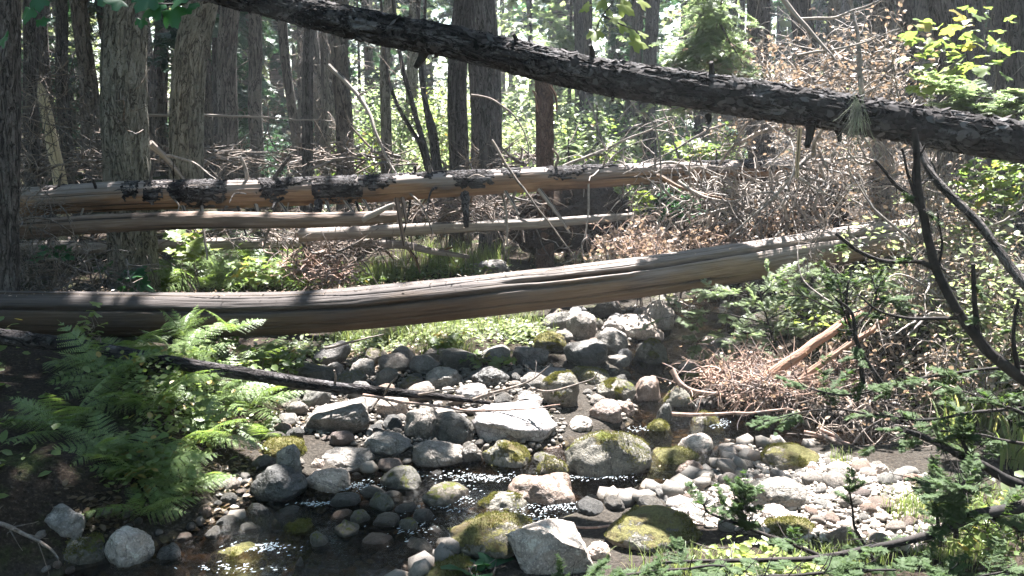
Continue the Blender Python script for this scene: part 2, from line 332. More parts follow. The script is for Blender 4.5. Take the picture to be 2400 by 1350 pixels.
def ground_mat():
    t = NT('forest_floor'); v = t.co(False); z = t.n('SeparateXYZ', i0=v).outputs[2]
    n = t.noise(v, 3, 6, .7); f = t.noise(v, 60, 5, .7); m = t.noise(v, 14, 4, .6)
    duff = t.ramp(f, [(.3, (.012, .009, .007)), (.55, (.035, .026, .02)), (.78, (.13, .10, .075))])
    duff = t.mix(t.f(n, .5, .62, 0, .8), duff, t.ramp(f, [(.3, (.015, .022, .008)), (.7, (.06, .075, .025))]))
    vo = t.n('TexVoronoi', Vector=v, Scale=17.); pc = t.n('SeparateColor', i0=vo.outputs['Color']).outputs[0]
    bed = t.ramp(pc, [(0, (.04, .028, .017)), (.5, (.12, .083, .045)), (.8, (.22, .17, .09)), (1, (.09, .095, .05))])
    bed = t.mix(t.f(vo.outputs['Distance'], .35, .6), bed, (.02, .014, .009))
    sand = t.ramp(f, [(.3, (.016, .014, .012)), (.7, (.07, .06, .05))])
    k = t.f(t.m2('ADD', z, t.m2('MULTIPLY', m, .10)), .12, .17)
    col = t.mix(t.f(z, -.02, .05), bed, sand); col = t.mix(k, col, duff)
    h = t.m2('ADD', t.m2('MULTIPLY', f, .6), m); h = t.m2('SUBTRACT', h, t.m2('MULTIPLY', vo.outputs['Distance'], t.f(z, .05, -.02, 0, 1.)))
    return t.done(t.pr(col, .95, t.bump(h, 1., .04), .1))
M['ground'] = ground_mat()
def water_mat():
    t = NT('stream_water'); v = t.co(False); vv = t.sc(v, (1, .75, 1))
    n = t.noise(vv, 30, 4, .65, 1.4); n2 = t.noise(vv, 5, 2, .5, .6); n3 = t.noise(v, 1.3, 2)
    amp = t.f(n3, .40, .58, .2, 1.3)
    nm = t.bump(t.m2('ADD', t.m2('MULTIPLY', t.m2('MULTIPLY', n, amp), 1.), n2), 1., .09)
    tr = t.n('BsdfTransparent', Color=(.44, .35, .24, 1)).outputs[0]
    gl = t.n('BsdfGlossy', Color=(1, 1, 1, 1), Roughness=.03, Normal=nm).outputs[0]
    fr = t.n('Fresnel', IOR=1.33, Normal=nm).outputs[0]
    return t.done(t.n('MixShader', i0=fr, i1=tr, i2=gl).outputs[0])
M['water'] = water_mat()
# ================================================================ ground and water
def grid(xs, ys):
    X, Y = np.meshgrid(xs, ys); n, m = X.shape
    i, j = np.meshgrid(np.arange(n - 1), np.arange(m - 1), indexing='ij')
    Fq = np.stack([i * m + j, i * m + j + 1, (i + 1) * m + j + 1, (i + 1) * m + j], -1).reshape(-1, 4); return X, Y, Fq
xs = np.concatenate([[-300, -120, -60, -40], np.linspace(-30, -7, 60), np.linspace(-6.9, 6.9, 360), np.linspace(7, 30, 60), [40, 60, 120, 300]])
ys = np.concatenate([[-120, -40, -15], np.linspace(-8, 1.5, 40), np.linspace(1.55, 12, 330), np.linspace(12.1, 60, 160), [80, 120, 300]])
X, Y, Fq = grid(xs, ys); Z = hgt(X, np.minimum(Y, 90))
b = Buf().add(np.stack([X, Y, Z], -1), Fq); g = b.obj('ground', M['ground'], attr=False); tag(g, kind='structure')
xs = np.linspace(-9, 9, 200); ys = np.linspace(-4, 16, 240); X, Y, Fq = grid(xs, ys)
wz = .10 * sm(5.2, 6.2, Y) + .14 * sm(8.0, 10.5, Y)
hh = hgt(X, Y)
def watz(y): return .0 * y
low = hh < .06
keepf = low.ravel()[Fq].any(1)
b = Buf().add(np.stack([X, Y, X * 0 + .012], -1), Fq[keepf]); wo = b.obj('water', M['water'], attr=False); tag(wo, kind='structure')
# ================================================================ rocks
def ico(sub):
    import bmesh
    bm = bmesh.new(); bmesh.ops.create_icosphere(bm, subdivisions=sub, radius=1)
    V = np.array([v.co[:] for v in bm.verts]); Fc = np.array([[v.index for v in f.verts] for f in bm.faces]); bm.free(); return V, Fc
ICO = {k: ico(k) for k in (1, 3, 4, 5)}
def rockV(seed, sub=4, ang=.5, rough=1., flat=.0):
    r = np.random.default_rng(seed); V, Fc = ICO[sub]; V = V.copy()
    if ang >= .8: V = np.sign(V) * np.abs(V) ** .42; V = V / np.abs(V).max(); th = r.uniform(0, 1.5); V = V @ np.array([[math.cos(.3), math.sin(.3), 0], [-math.sin(.3), math.cos(.3), 0], [0, 0, 1]])
    V += .20 * np.stack([fbm(V * 1.1 + seed, 2, seed), fbm(V * 1.1 + 40 + seed, 2, seed), fbm(V * 1.1 + 90, 2, seed)], -1)
    for k in range(int(6 + 7 * ang) if ang < .8 else 5):
        n = nrm(r.normal(0, 1, 3)); d = r.uniform(.62, .95) if ang > .3 else r.uniform(.8, 1.)
        e = V @ n - d; V = V - np.where(e > 0, e * (.38 + .58 * min(ang, 1)), 0)[:, None] * n
    V = V + nrm(V) * (.05 * fbm(V * 2.6, 3, seed + 5) + .034 * rough * fbm(V * 7, 4, seed + 9) + .012 * ang * np.abs(fbm(V * 5, 3, seed + 2)))[:, None]
    return V / np.abs(V).max(0), Fc
def rock_nrm(V, Fc):
    n = np.cross(V[Fc[:, 1]] - V[Fc[:, 0]], V[Fc[:, 2]] - V[Fc[:, 0]]); N = np.zeros_like(V)
    for k in range(3): np.add.at(N, Fc[:, k], n)
    return nrm(N)
def rock(px, py, w, h, mat, seed, ang=.4, label='', yaw=None, sub=5, rise=0., dep=.85, tilt=0., sink=.18, group=None):
    g0, t = G(px, py + h * .5, rise, True); W = w * t / F * 1.04; D = W * dep
    yc = g0[1] + D * .40; q = P(px, py - h * .5, yc + D * .08); gz = float(hgt(q[0], yc)) if not rise else g0[2]
    Hn = max(q[2] - min(gz, g0[2]), .12 * W); H = max(Hn / (1 - sink), .42 * W, Hn + .06); c = np.array([q[0], yc, q[2] - H / 2])
    V, Fc = rockV(seed, sub, ang)
    V = V * np.array([W, D, H]) * .5
    if tilt:
        ca, sa = math.cos(tilt), math.sin(tilt); V = V @ np.array([[ca, 0, -sa], [0, 1, 0], [sa, 0, ca]])
        e = V.max(0) - V.min(0); V = V * np.array([W / e[0], 1, min(1.2, H / e[2] * 1.25)])
    nv = rock_nrm(V, Fc) if mat in ('rock_moss', 'rock_mossy') else None
    b = Buf().add(V, Fc); o = b.obj('boulder' if W > .22 else 'rock', M[mat], attr=False); o.location = c
    if nv is not None:
        r = np.random.default_rng(seed + 70); mossy = mat == 'rock_mossy'; q = nv[:, 2] * .6 + 1.1 * fbm(V / max(W, .01) * 3.2 + seed, 4, seed); ok = np.where(q > (.22 if mossy else .72))[0]
        if len(ok) > 50:
            K = int(min(5200, (9000 if mossy else 5000) * W / .3)); i = r.choice(ok, K); N = nrm(nv[i] + r.normal(0, .45, (K, 3))); X_ = nrm(np.cross(N, r.normal(0, 1, (K, 3)))); Z_ = np.cross(X_, N)
            tb = Buf(); scatter(tb, np.array([[-.3, -.2, 0], [.3, -.2, 0], [.16, 1, .1], [-.16, 1, .1]]), np.array([[0, 1, 2, 3]]), V[i] + r.normal(0, .004, (K, 3)), X_, N, Z_, r.uniform(.4, 1.2, K) * .0065); tb.obj('moss', M['moss'], o)
    tag(o, label, 'boulder' if W > .22 else 'rock', group); ROCKS.append((c[0], c[1], W, D)); return o
ROCKS = []
HR = [
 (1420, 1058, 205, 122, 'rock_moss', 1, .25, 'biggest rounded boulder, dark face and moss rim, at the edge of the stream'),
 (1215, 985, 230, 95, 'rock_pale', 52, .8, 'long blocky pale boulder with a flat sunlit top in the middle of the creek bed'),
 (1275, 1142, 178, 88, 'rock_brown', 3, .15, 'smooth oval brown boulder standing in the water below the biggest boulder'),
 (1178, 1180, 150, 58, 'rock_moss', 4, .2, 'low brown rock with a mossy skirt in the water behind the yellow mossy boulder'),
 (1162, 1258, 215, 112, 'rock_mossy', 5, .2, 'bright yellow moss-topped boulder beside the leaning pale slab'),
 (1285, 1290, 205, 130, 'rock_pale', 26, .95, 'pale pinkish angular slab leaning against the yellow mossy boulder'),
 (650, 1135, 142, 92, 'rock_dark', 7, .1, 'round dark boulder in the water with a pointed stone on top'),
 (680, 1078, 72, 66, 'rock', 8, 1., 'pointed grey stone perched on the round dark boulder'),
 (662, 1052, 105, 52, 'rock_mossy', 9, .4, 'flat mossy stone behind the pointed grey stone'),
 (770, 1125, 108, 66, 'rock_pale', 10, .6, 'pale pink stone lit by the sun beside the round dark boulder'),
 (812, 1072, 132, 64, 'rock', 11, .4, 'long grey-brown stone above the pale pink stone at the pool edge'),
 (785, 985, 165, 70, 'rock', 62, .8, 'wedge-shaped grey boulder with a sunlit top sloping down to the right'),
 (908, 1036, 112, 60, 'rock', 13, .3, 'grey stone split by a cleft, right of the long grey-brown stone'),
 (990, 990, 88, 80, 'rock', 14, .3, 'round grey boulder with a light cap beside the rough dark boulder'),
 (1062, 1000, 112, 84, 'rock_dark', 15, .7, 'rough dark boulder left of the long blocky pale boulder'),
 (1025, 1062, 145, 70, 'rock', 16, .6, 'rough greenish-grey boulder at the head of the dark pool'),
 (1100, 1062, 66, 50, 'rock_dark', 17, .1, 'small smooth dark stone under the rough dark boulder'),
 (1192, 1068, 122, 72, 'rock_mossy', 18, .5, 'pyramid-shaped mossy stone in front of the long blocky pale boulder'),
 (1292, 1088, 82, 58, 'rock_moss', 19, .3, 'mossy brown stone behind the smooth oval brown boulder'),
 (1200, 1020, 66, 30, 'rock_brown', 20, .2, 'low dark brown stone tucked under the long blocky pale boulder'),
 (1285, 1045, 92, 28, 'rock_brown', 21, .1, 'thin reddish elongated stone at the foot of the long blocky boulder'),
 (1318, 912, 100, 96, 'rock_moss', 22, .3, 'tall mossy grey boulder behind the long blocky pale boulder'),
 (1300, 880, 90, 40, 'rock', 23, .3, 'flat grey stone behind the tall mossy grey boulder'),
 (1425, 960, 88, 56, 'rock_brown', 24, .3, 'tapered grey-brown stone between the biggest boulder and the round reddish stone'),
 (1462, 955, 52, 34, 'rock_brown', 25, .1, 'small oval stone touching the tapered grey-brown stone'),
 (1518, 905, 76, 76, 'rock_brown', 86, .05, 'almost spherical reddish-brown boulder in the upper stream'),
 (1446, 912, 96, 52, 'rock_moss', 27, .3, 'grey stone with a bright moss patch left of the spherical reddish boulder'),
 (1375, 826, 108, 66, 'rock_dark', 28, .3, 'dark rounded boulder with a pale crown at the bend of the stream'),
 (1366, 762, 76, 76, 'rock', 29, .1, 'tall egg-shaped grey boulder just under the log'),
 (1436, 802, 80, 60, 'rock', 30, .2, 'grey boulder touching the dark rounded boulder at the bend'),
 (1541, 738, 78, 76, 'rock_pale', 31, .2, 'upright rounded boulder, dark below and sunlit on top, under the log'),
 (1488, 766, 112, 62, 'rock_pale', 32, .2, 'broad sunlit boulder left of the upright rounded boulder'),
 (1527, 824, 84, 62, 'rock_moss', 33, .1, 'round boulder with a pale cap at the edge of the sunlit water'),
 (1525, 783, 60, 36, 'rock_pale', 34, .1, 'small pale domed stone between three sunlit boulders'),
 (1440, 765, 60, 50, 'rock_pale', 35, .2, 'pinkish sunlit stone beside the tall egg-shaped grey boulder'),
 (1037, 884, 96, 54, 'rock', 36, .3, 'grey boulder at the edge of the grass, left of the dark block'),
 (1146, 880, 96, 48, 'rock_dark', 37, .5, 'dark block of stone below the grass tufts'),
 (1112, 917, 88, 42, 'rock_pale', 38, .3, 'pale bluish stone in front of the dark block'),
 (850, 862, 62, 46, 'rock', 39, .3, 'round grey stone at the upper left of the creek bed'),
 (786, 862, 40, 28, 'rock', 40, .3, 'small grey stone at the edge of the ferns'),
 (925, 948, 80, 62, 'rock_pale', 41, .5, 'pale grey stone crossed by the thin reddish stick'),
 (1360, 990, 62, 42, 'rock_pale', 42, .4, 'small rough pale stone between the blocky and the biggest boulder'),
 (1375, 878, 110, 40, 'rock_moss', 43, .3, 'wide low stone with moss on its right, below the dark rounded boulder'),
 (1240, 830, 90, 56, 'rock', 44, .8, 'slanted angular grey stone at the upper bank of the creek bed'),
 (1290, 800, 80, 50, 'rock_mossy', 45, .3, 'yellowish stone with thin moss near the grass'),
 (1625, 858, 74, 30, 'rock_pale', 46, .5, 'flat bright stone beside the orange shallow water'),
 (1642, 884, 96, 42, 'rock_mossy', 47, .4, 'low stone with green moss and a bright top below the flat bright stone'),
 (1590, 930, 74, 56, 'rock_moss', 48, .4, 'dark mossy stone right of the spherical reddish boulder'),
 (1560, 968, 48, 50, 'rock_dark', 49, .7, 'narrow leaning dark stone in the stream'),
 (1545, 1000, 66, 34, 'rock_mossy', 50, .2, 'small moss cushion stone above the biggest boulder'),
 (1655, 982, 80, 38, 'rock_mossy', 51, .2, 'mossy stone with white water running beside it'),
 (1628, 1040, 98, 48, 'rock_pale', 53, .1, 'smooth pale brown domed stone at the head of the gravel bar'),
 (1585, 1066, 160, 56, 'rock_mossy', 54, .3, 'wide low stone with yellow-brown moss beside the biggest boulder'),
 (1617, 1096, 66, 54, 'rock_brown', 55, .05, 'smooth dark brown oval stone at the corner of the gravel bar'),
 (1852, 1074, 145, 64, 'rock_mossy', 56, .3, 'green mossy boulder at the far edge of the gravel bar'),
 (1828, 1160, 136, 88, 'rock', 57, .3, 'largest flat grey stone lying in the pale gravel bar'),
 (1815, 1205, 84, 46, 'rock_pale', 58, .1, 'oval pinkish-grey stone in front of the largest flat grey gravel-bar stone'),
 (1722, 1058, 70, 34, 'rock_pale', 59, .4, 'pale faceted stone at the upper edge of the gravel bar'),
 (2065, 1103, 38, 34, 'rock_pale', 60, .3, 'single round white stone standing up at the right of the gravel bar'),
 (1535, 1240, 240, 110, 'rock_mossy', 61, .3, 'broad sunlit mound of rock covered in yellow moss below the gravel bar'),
 (155, 1225, 96, 92, 'rock', 63, .7, 'pointed grey stone in deep shade at the foot of the fern bank'),
 (190, 1290, 125, 84, 'rock_moss', 64, .2, 'rounded dark mossy stone in front of the pointed grey stone'),
 (297, 1283, 112, 108, 'rock_pale', 65, .6, 'upright angular pale stone with sun and shade on it beside the fern'),
 (400, 1300, 78, 44, 'rock_dark', 66, .5, 'dark wet stone right of the upright angular pale stone'),
 (365, 1338, 175, 34, 'rock_pale', 67, .3, 'flat pale stone at the water in front of the upright angular stone'),
 (1075, 1335, 170, 56, 'rock_mossy', 68, .4, 'ragged mossy rock nearest to the viewer, left of the leaning pale slab'),
 (1130, 1108, 165, 32, 'rock_dark', 69, .3, 'low wet shelf of rock with water breaking over it'),
 (600, 1196, 82, 34, 'rock_dark', 70, .5, 'low wet black stone left of the round dark boulder'),
 (885, 1118, 44, 24, 'rock_dark', 71, .4, 'small wet stone poking out of the pool by the pale pink stone'),
 (1402, 1290, 66, 46, 'rock_pale', 72, .2, 'pale round stone right of the leaning pale slab'),
 (700, 1320, 34, 34, 'rock_dark', 73, .3, 'small dark stone standing in the shallow green water'),
 (1470, 1160, 100, 30, 'rock_dark', 74, .4, 'submerged flat stone in the dark pool below the biggest boulder'),
 (30, 1345, 110, 44, 'rock_mossy', 75, .3, 'bright mossy stone in the shaded corner by the twigs'),
 (1150, 625, 90, 40, 'rock', 76, .3, 'pale boulder half hidden in grass behind the long bare log'),
 (1270, 640, 80, 28, 'rock', 77, .3, 'low grey stone in the shade before the torn root mass'),
 (745, 1085, 34, 26, 'rock_pale', 78, .5, 'little pale stone wedged above the pale pink stone'),
 (1235, 930, 50, 30, 'rock', 79, .4, 'small grey stone among twigs behind the long blocky boulder'),
 (560, 1290, 170, 70, 'rock_mossy', 88, .2, 'green-gold mossy stone just under the shallow water at the left of the pool'),
 (700, 1235, 130, 50, 'rock_mossy', 89, .2, 'flat mossy stone slanting out of the sunlit shallow water'),
 (1850, 1240, 120, 50, 'rock_mossy', 80, .3, 'mossy stone half covered by green conifer twigs'),
]
for r_ in HR:
    px, py, w_, h_, mt, sd, an, lb = r_
    kw = {}
    if sd == 26: kw = dict(tilt=.42, dep=.7)
    if sd == 8: kw = dict(rise=.10)
    if sd in (62,): kw = dict(tilt=-.2)
    if sd in (74, 88, 89): kw = dict(sink=.42)
    rock(px, py, w_, h_, mt, sd, an, lb, **kw)
# cobbles: single stones filling the creek bed and the gravel bar, copies of a few meshes
base = []
for k in range(12):
    V, Fc = rockV(200 + k, 3, [.1, .15, .6, .3][k % 4]); V = V * np.array([1, [.8, .7, .9][k % 3], [.62, .5, .72, .8][k % 4]]) * .5
    base.append(Buf().add(V, Fc).mesh('cobble', M['rock'], attr=False))
mats = ['rock', 'rock_pale', 'rock_dark', 'rock_brown', 'rock_moss']
meshes = {}
for mt in mats:
    for k, me in enumerate(base):
        c = me.copy(); c.materials.clear(); c.materials.append(M[mt]); meshes[mt, k] = c
def inpoly(x, y, poly):
    ins = False; j = len(poly) - 1
    for i in range(len(poly)):
        if (poly[i][1] > y) != (poly[j][1] > y) and x < (poly[j][0] - poly[i][0]) * (y - poly[i][1]) / (poly[j][1] - poly[i][1]) + poly[i][0]: ins = not ins
        j = i
    return ins
MED = []
for k in range(16): 
    V, Fc = rockV(300 + k, 4, [.3, .5, .2, .65][k % 4]); V = V * np.array([1, [.8, .7, .9][k % 3], [.6, .52, .7, .66][k % 4]]) * .5; MED.append(Buf().add(V, Fc))
MEDM = {}
def cands(poly, N):
    xs_ = [p[0] for p in poly]; ys_ = [p[1] for p in poly]; q = np.stack([rng.uniform(min(xs_), max(xs_), N), rng.uniform(min(ys_), max(ys_), N)], -1)
    q = np.array([a for a in q if inpoly(a[0], a[1], poly)]); C = Gn(q[:, 0], q[:, 1]); return [(a[0], a[1], c) for a, c in zip(q, C)]
def medium(poly, cnt, w0, w1, wt, lb, gp, lift=.18, wet=False, gap=.44, pool=False):
    n = 0
    for px, py, c in cands(poly, 1600):
        if n >= cnt: break
        t = c[1] * cp + (CAMZ - c[2]) * sp; W = (w0 + (w1 - w0) * rng.uniform() ** 1.3) * t / F
        if any(abs(c[0] - a) < gap * (W_ + W) and abs(c[1] - b_) < gap * (D_ + W) for a, b_, W_, D_ in ROCKS): continue
        mt = ['rock', 'rock_pale', 'rock_dark', 'rock_brown', 'rock_moss'][rng.choice(5, p=wt)]; k = int(rng.integers(16))
        if (k, mt) not in MEDM: MEDM[k, mt] = MED[k].mesh('stone', M[mt], attr=False)
        o = link(bpy.data.objects.new('stone', MEDM[k, mt])); s_ = W; o.scale = (s_, s_ * rng.uniform(.8, 1.1), s_ * rng.uniform(.85, 1.2)); o.rotation_euler = (rng.normal(0, .2), rng.normal(0, .2), rng.uniform(0, 6.28))
        o.location = (c[0], c[1], (float(hgt(c[0], c[1])) + lift * s_) if not pool else max(rng.uniform(-.22, .16) * s_, float(hgt(c[0], c[1])) + .05 * s_)); tag(o, lb, 'stone', gp); ROCKS.append((c[0], c[1], W * .9, W * .8)); n += 1
def inpoly(x, y, poly):
    ins = False; j = len(poly) - 1
    for i in range(len(poly)):
        if (poly[i][1] > y) != (poly[j][1] > y) and x < (poly[j][0] - poly[i][0]) * (y - poly[i][1]) / (poly[j][1] - poly[i][1]) + poly[i][0]: ins = not ins
        j = i
    return ins
medium([(640, 1010), (700, 900), (760, 850), (900, 840), (1220, 850), (1330, 900), (1330, 1060), (1150, 1080), (800, 1050)], 70, 56, 125, [.42, .12, .26, .1, .1], 'middle-sized grey stone packed between the larger boulders of the creek bed', 'middle-sized stones of the creek bed')
medium([(1300, 740), (1420, 710), (1700, 730), (1700, 860), (1640, 1010), (1400, 1010), (1340, 860)], 44, 48, 96, [.32, .2, .18, .12, .18], 'middle-sized stone in or beside the sunlit upper stream', 'middle-sized stones of the upper stream')
medium([(430, 1345), (600, 1200), (860, 1100), (1250, 1110), (1560, 1120), (1560, 1190), (1250, 1220), (1060, 1345)], 40, 55, 165, [.12, .0, .53, .1, .25], 'dark stone breaking the surface of the pool', 'dark stones in the pool', gap=.40, pool=True)
medium([(480, 1290), (560, 1180), (590, 1070), (700, 960), (760, 1010), (700, 1120), (620, 1230)], 22, 44, 90, [.3, .02, .45, .13, .1], 'shaded stone between the fern bank and the pool', 'shaded stones at the foot of the fern bank', .2)
ZN = [  # polygon (photo px), count, width range, material weights, label, group
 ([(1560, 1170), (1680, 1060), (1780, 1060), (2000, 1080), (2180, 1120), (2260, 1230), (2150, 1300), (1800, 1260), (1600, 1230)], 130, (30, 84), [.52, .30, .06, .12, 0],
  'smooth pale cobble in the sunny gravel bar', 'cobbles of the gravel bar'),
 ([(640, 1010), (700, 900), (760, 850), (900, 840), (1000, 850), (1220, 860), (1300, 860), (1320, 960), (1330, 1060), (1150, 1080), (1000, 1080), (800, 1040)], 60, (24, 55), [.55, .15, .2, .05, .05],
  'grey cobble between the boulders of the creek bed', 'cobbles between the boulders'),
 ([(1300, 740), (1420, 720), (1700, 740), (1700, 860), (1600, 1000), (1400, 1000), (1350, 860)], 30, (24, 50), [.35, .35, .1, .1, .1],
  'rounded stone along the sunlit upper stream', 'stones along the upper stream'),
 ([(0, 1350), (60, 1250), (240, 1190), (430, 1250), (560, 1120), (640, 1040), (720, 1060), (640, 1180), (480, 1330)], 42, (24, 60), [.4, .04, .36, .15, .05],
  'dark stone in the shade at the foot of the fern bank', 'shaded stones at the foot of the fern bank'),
]
nC = 0
for poly, cnt, (w0, w1), wt, lb, gp in ZN:
    placed = 0; mine = []
    for px, py, c in cands(poly, 2600):
        if placed >= cnt: break
        t = c[1] * cp + (CAMZ - c[2]) * sp; w_ = w0 + (w1 - w0) * rng.uniform() ** 2.2; W = w_ * t / F
        if any((c[0] - a) ** 2 + (c[1] - b_) ** 2 < (.40 * (W + Wb)) ** 2 for a, b_, Wb in mine): continue
        if any(abs(c[0] - a) < .42 * (W_ + W) and abs(c[1] - b_) < .42 * (D_ + W) for a, b_, W_, D_ in ROCKS): continue
        mt = mats[rng.choice(5, p=wt)]; k = rng.integers(12)
        o = bpy.data.objects.new('cobble', meshes[mt, k]); link(o)
        s = W; o.scale = (s, s * rng.uniform(.85, 1.15), s * rng.uniform(.8, 1.1)); o.rotation_euler = (rng.normal(0, .15), rng.normal(0, .15), rng.uniform(0, 6.28))
        o.location = (c[0], c[1], float(hgt(c[0], c[1])) + .12 * s); tag(o, lb, 'cobble', gp); mine.append((c[0], c[1], W)); placed += 1; nC += 1
print('cobbles', nC)
# fine gravel: nobody could count it
def gravel(name, polys, n, s0, s1, mat, label):
    V0, F0 = ICO[1]; pos = []
    for poly, share in polys:
        xs_ = [p[0] for p in poly]; ys_ = [p[1] for p in poly]; k = 0
        W0 = np.array([G(*p)[0][:2] for p in poly]); lo = W0.min(0); hi = W0.max(0); need = int(n * share)
        while k < need:
            q = rng.uniform(lo, hi)
            if inpoly(q[0], q[1], [tuple(a) for a in W0]): pos.append(q); k += 1
    pos = np.array(pos); K = len(pos); z = hgt(pos[:, 0], pos[:, 1])
    s = s0 + (s1 - s0) * rng.uniform(0, 1, K) ** 2; A, B, C = frames(K, .4)
    a = A * rng.uniform(.8, 1.3, (K, 1)); c_ = C * rng.uniform(.45, .8, (K, 1))
    V1 = V0 * (1 + .15 * fbm(V0 * 1.3, 2, 4))[:, None]
    bb = Buf(); scatter(bb, V1, F0, np.column_stack([pos, z + s * .25]), a, B, c_, s * .5); return tag(bb.obj(name, M[mat]), label, 'gravel', kind='stuff')
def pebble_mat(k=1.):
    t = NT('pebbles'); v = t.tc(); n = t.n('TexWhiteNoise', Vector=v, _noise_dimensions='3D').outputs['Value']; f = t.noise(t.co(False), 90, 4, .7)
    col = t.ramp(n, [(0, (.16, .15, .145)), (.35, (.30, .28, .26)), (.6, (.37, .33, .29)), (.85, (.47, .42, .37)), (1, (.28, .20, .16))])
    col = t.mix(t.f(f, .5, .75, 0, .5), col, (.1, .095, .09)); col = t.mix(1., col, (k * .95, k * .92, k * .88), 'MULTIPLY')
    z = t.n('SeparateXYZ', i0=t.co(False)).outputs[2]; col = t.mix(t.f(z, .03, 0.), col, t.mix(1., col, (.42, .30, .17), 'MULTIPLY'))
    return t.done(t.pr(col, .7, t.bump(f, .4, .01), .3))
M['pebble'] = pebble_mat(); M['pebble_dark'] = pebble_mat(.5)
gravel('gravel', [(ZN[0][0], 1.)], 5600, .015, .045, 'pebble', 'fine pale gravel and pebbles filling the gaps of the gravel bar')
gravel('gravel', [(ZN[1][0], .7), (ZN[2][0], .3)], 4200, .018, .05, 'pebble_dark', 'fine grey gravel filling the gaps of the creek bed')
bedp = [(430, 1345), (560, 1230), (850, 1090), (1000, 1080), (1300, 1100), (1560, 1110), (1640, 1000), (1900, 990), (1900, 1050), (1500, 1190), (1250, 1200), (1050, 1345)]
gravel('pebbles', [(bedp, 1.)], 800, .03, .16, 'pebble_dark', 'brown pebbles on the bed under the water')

# white specks painted in for sky glints on the broken water
def glint_specks(spots):
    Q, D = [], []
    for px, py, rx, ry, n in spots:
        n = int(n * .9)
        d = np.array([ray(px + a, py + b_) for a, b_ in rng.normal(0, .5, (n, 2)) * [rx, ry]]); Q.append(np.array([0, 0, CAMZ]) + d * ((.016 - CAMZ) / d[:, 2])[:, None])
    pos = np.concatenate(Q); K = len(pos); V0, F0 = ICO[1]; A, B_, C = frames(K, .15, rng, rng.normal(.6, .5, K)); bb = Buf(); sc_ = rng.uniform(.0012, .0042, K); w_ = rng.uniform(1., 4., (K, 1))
    scatter(bb, V0, F0, pos, A * rng.uniform(.5, 1, (K, 1)), B_ * w_, C * .5, sc_); t = NT('glint_white'); m = t.done(t.pr((.5, .54, .56), .25, None, .5)); tag(bb.obj('glint_specks', m), 'white specks painted in for sky glints on the water between the stones', 'glint_specks', kind='stuff')
glint_specks([(1130, 1118, 110, 10, 260), (1060, 1160, 60, 50, 220), (1300, 1186, 110, 12, 200), (850, 1140, 60, 14, 160), (610, 1282, 70, 12, 170), (1690, 992, 30, 10, 90), (1400, 1118, 90, 8, 130), (970, 1230, 70, 40, 130), (1240, 1215, 60, 14, 120), (1500, 1005, 50, 8, 60), (740, 1180, 50, 6, 90), (560, 1330, 110, 14, 60)])
# ================================================================ logs
def pxw(px, y): # metres per photo pixel at forward depth y
    return y / (cp * F)
def logline(spec, n):   # spec rows: (px, py, y, dia_px) -> centre line and radii
    pts = np.array([P(a, b_, y) for a, b_, y, d in spec]); rr = np.array([d * y / F / 2 for a, b_, y, d in spec])
    sp_ = spline(pts, n); u = np.linspace(0, len(spec) - 1, n); return sp_, np.interp(u, np.arange(len(spec)), rr)
def bark_disp(seed, amp=.07, zs=3.2, k=7):
    def f(Th, S, Rr):
        Q = np.stack([np.cos(Th) * k * .5, np.sin(Th) * k * .5, S * zs], -1)
        a = fbm(Q * 1.6, 4, seed); fl = np.abs(vn(Q * 2.3 + .6 * a[..., None], seed + 3)); big = fbm(Q * .3, 2, seed + 7)
        return 1 + amp * (.6 * a + 1.1 * np.minimum(fl, .45)) + .05 * big
    return f
def bare_disp(seed, cracks=(), amp=.02, lump=.05):
    def f(Th, S, Rr):
        Q = np.stack([np.cos(Th) * 4, np.sin(Th) * 4, S * .9], -1); r = 1 + amp * fbm(Q * 2.4, 4, seed) + lump * fbm(Q * np.array([.25, .25, .5]), 2, seed + 3)
        for th0, s0, s1, wd, dp, wv in cracks:
            c = th0 + wv * fbm(np.stack([S * .8, S * 0, S * 0 + seed], -1), 3, 4) + .012 * vn(np.stack([S * 14, S * 0, S * 0], -1), 8)
            d = np.angle(np.exp(1j * (Th - c))); m = sm(s0, s0 + .5, S) * (1 - sm(s1 - .5, s1, S))
            r = r - dp * m * np.exp(-(d / wd) ** 2)
        return r
    return f
def biglog(name, label, spec, mat, disp, n=700, sides=110, group=None):
    pts, rr = logline(spec, n); b = Buf(); addtube(b, pts, rr, sides, disp); root = empty(name, pts[0]); tag(root, label, 'log', group)
    o = b.obj('trunk', M[mat]); keep(o, root); return root, pts, rr
def stub(root, pts, rad, mat, name='branch_stub', sides=10, label=None, n=14, disp=True):
    b = Buf(); pl = spline(pts, n); rr = np.linspace(rad, rad * .45, n) if np.isscalar(rad) else np.interp(np.linspace(0, 1, n), np.linspace(0, 1, len(rad)), rad)
    if disp: pl = pl + .25 * rr[:, None] * np.stack([vn(pl * 22, k) for k in (1, 2, 3)], -1)
    addtube(b, pl, rr, sides, bark_disp(int(rng.integers(99)), .1, 8, 4) if disp else None)
    o = b.obj(name, M[mat]); keep(o, root); tag(o, label); return o
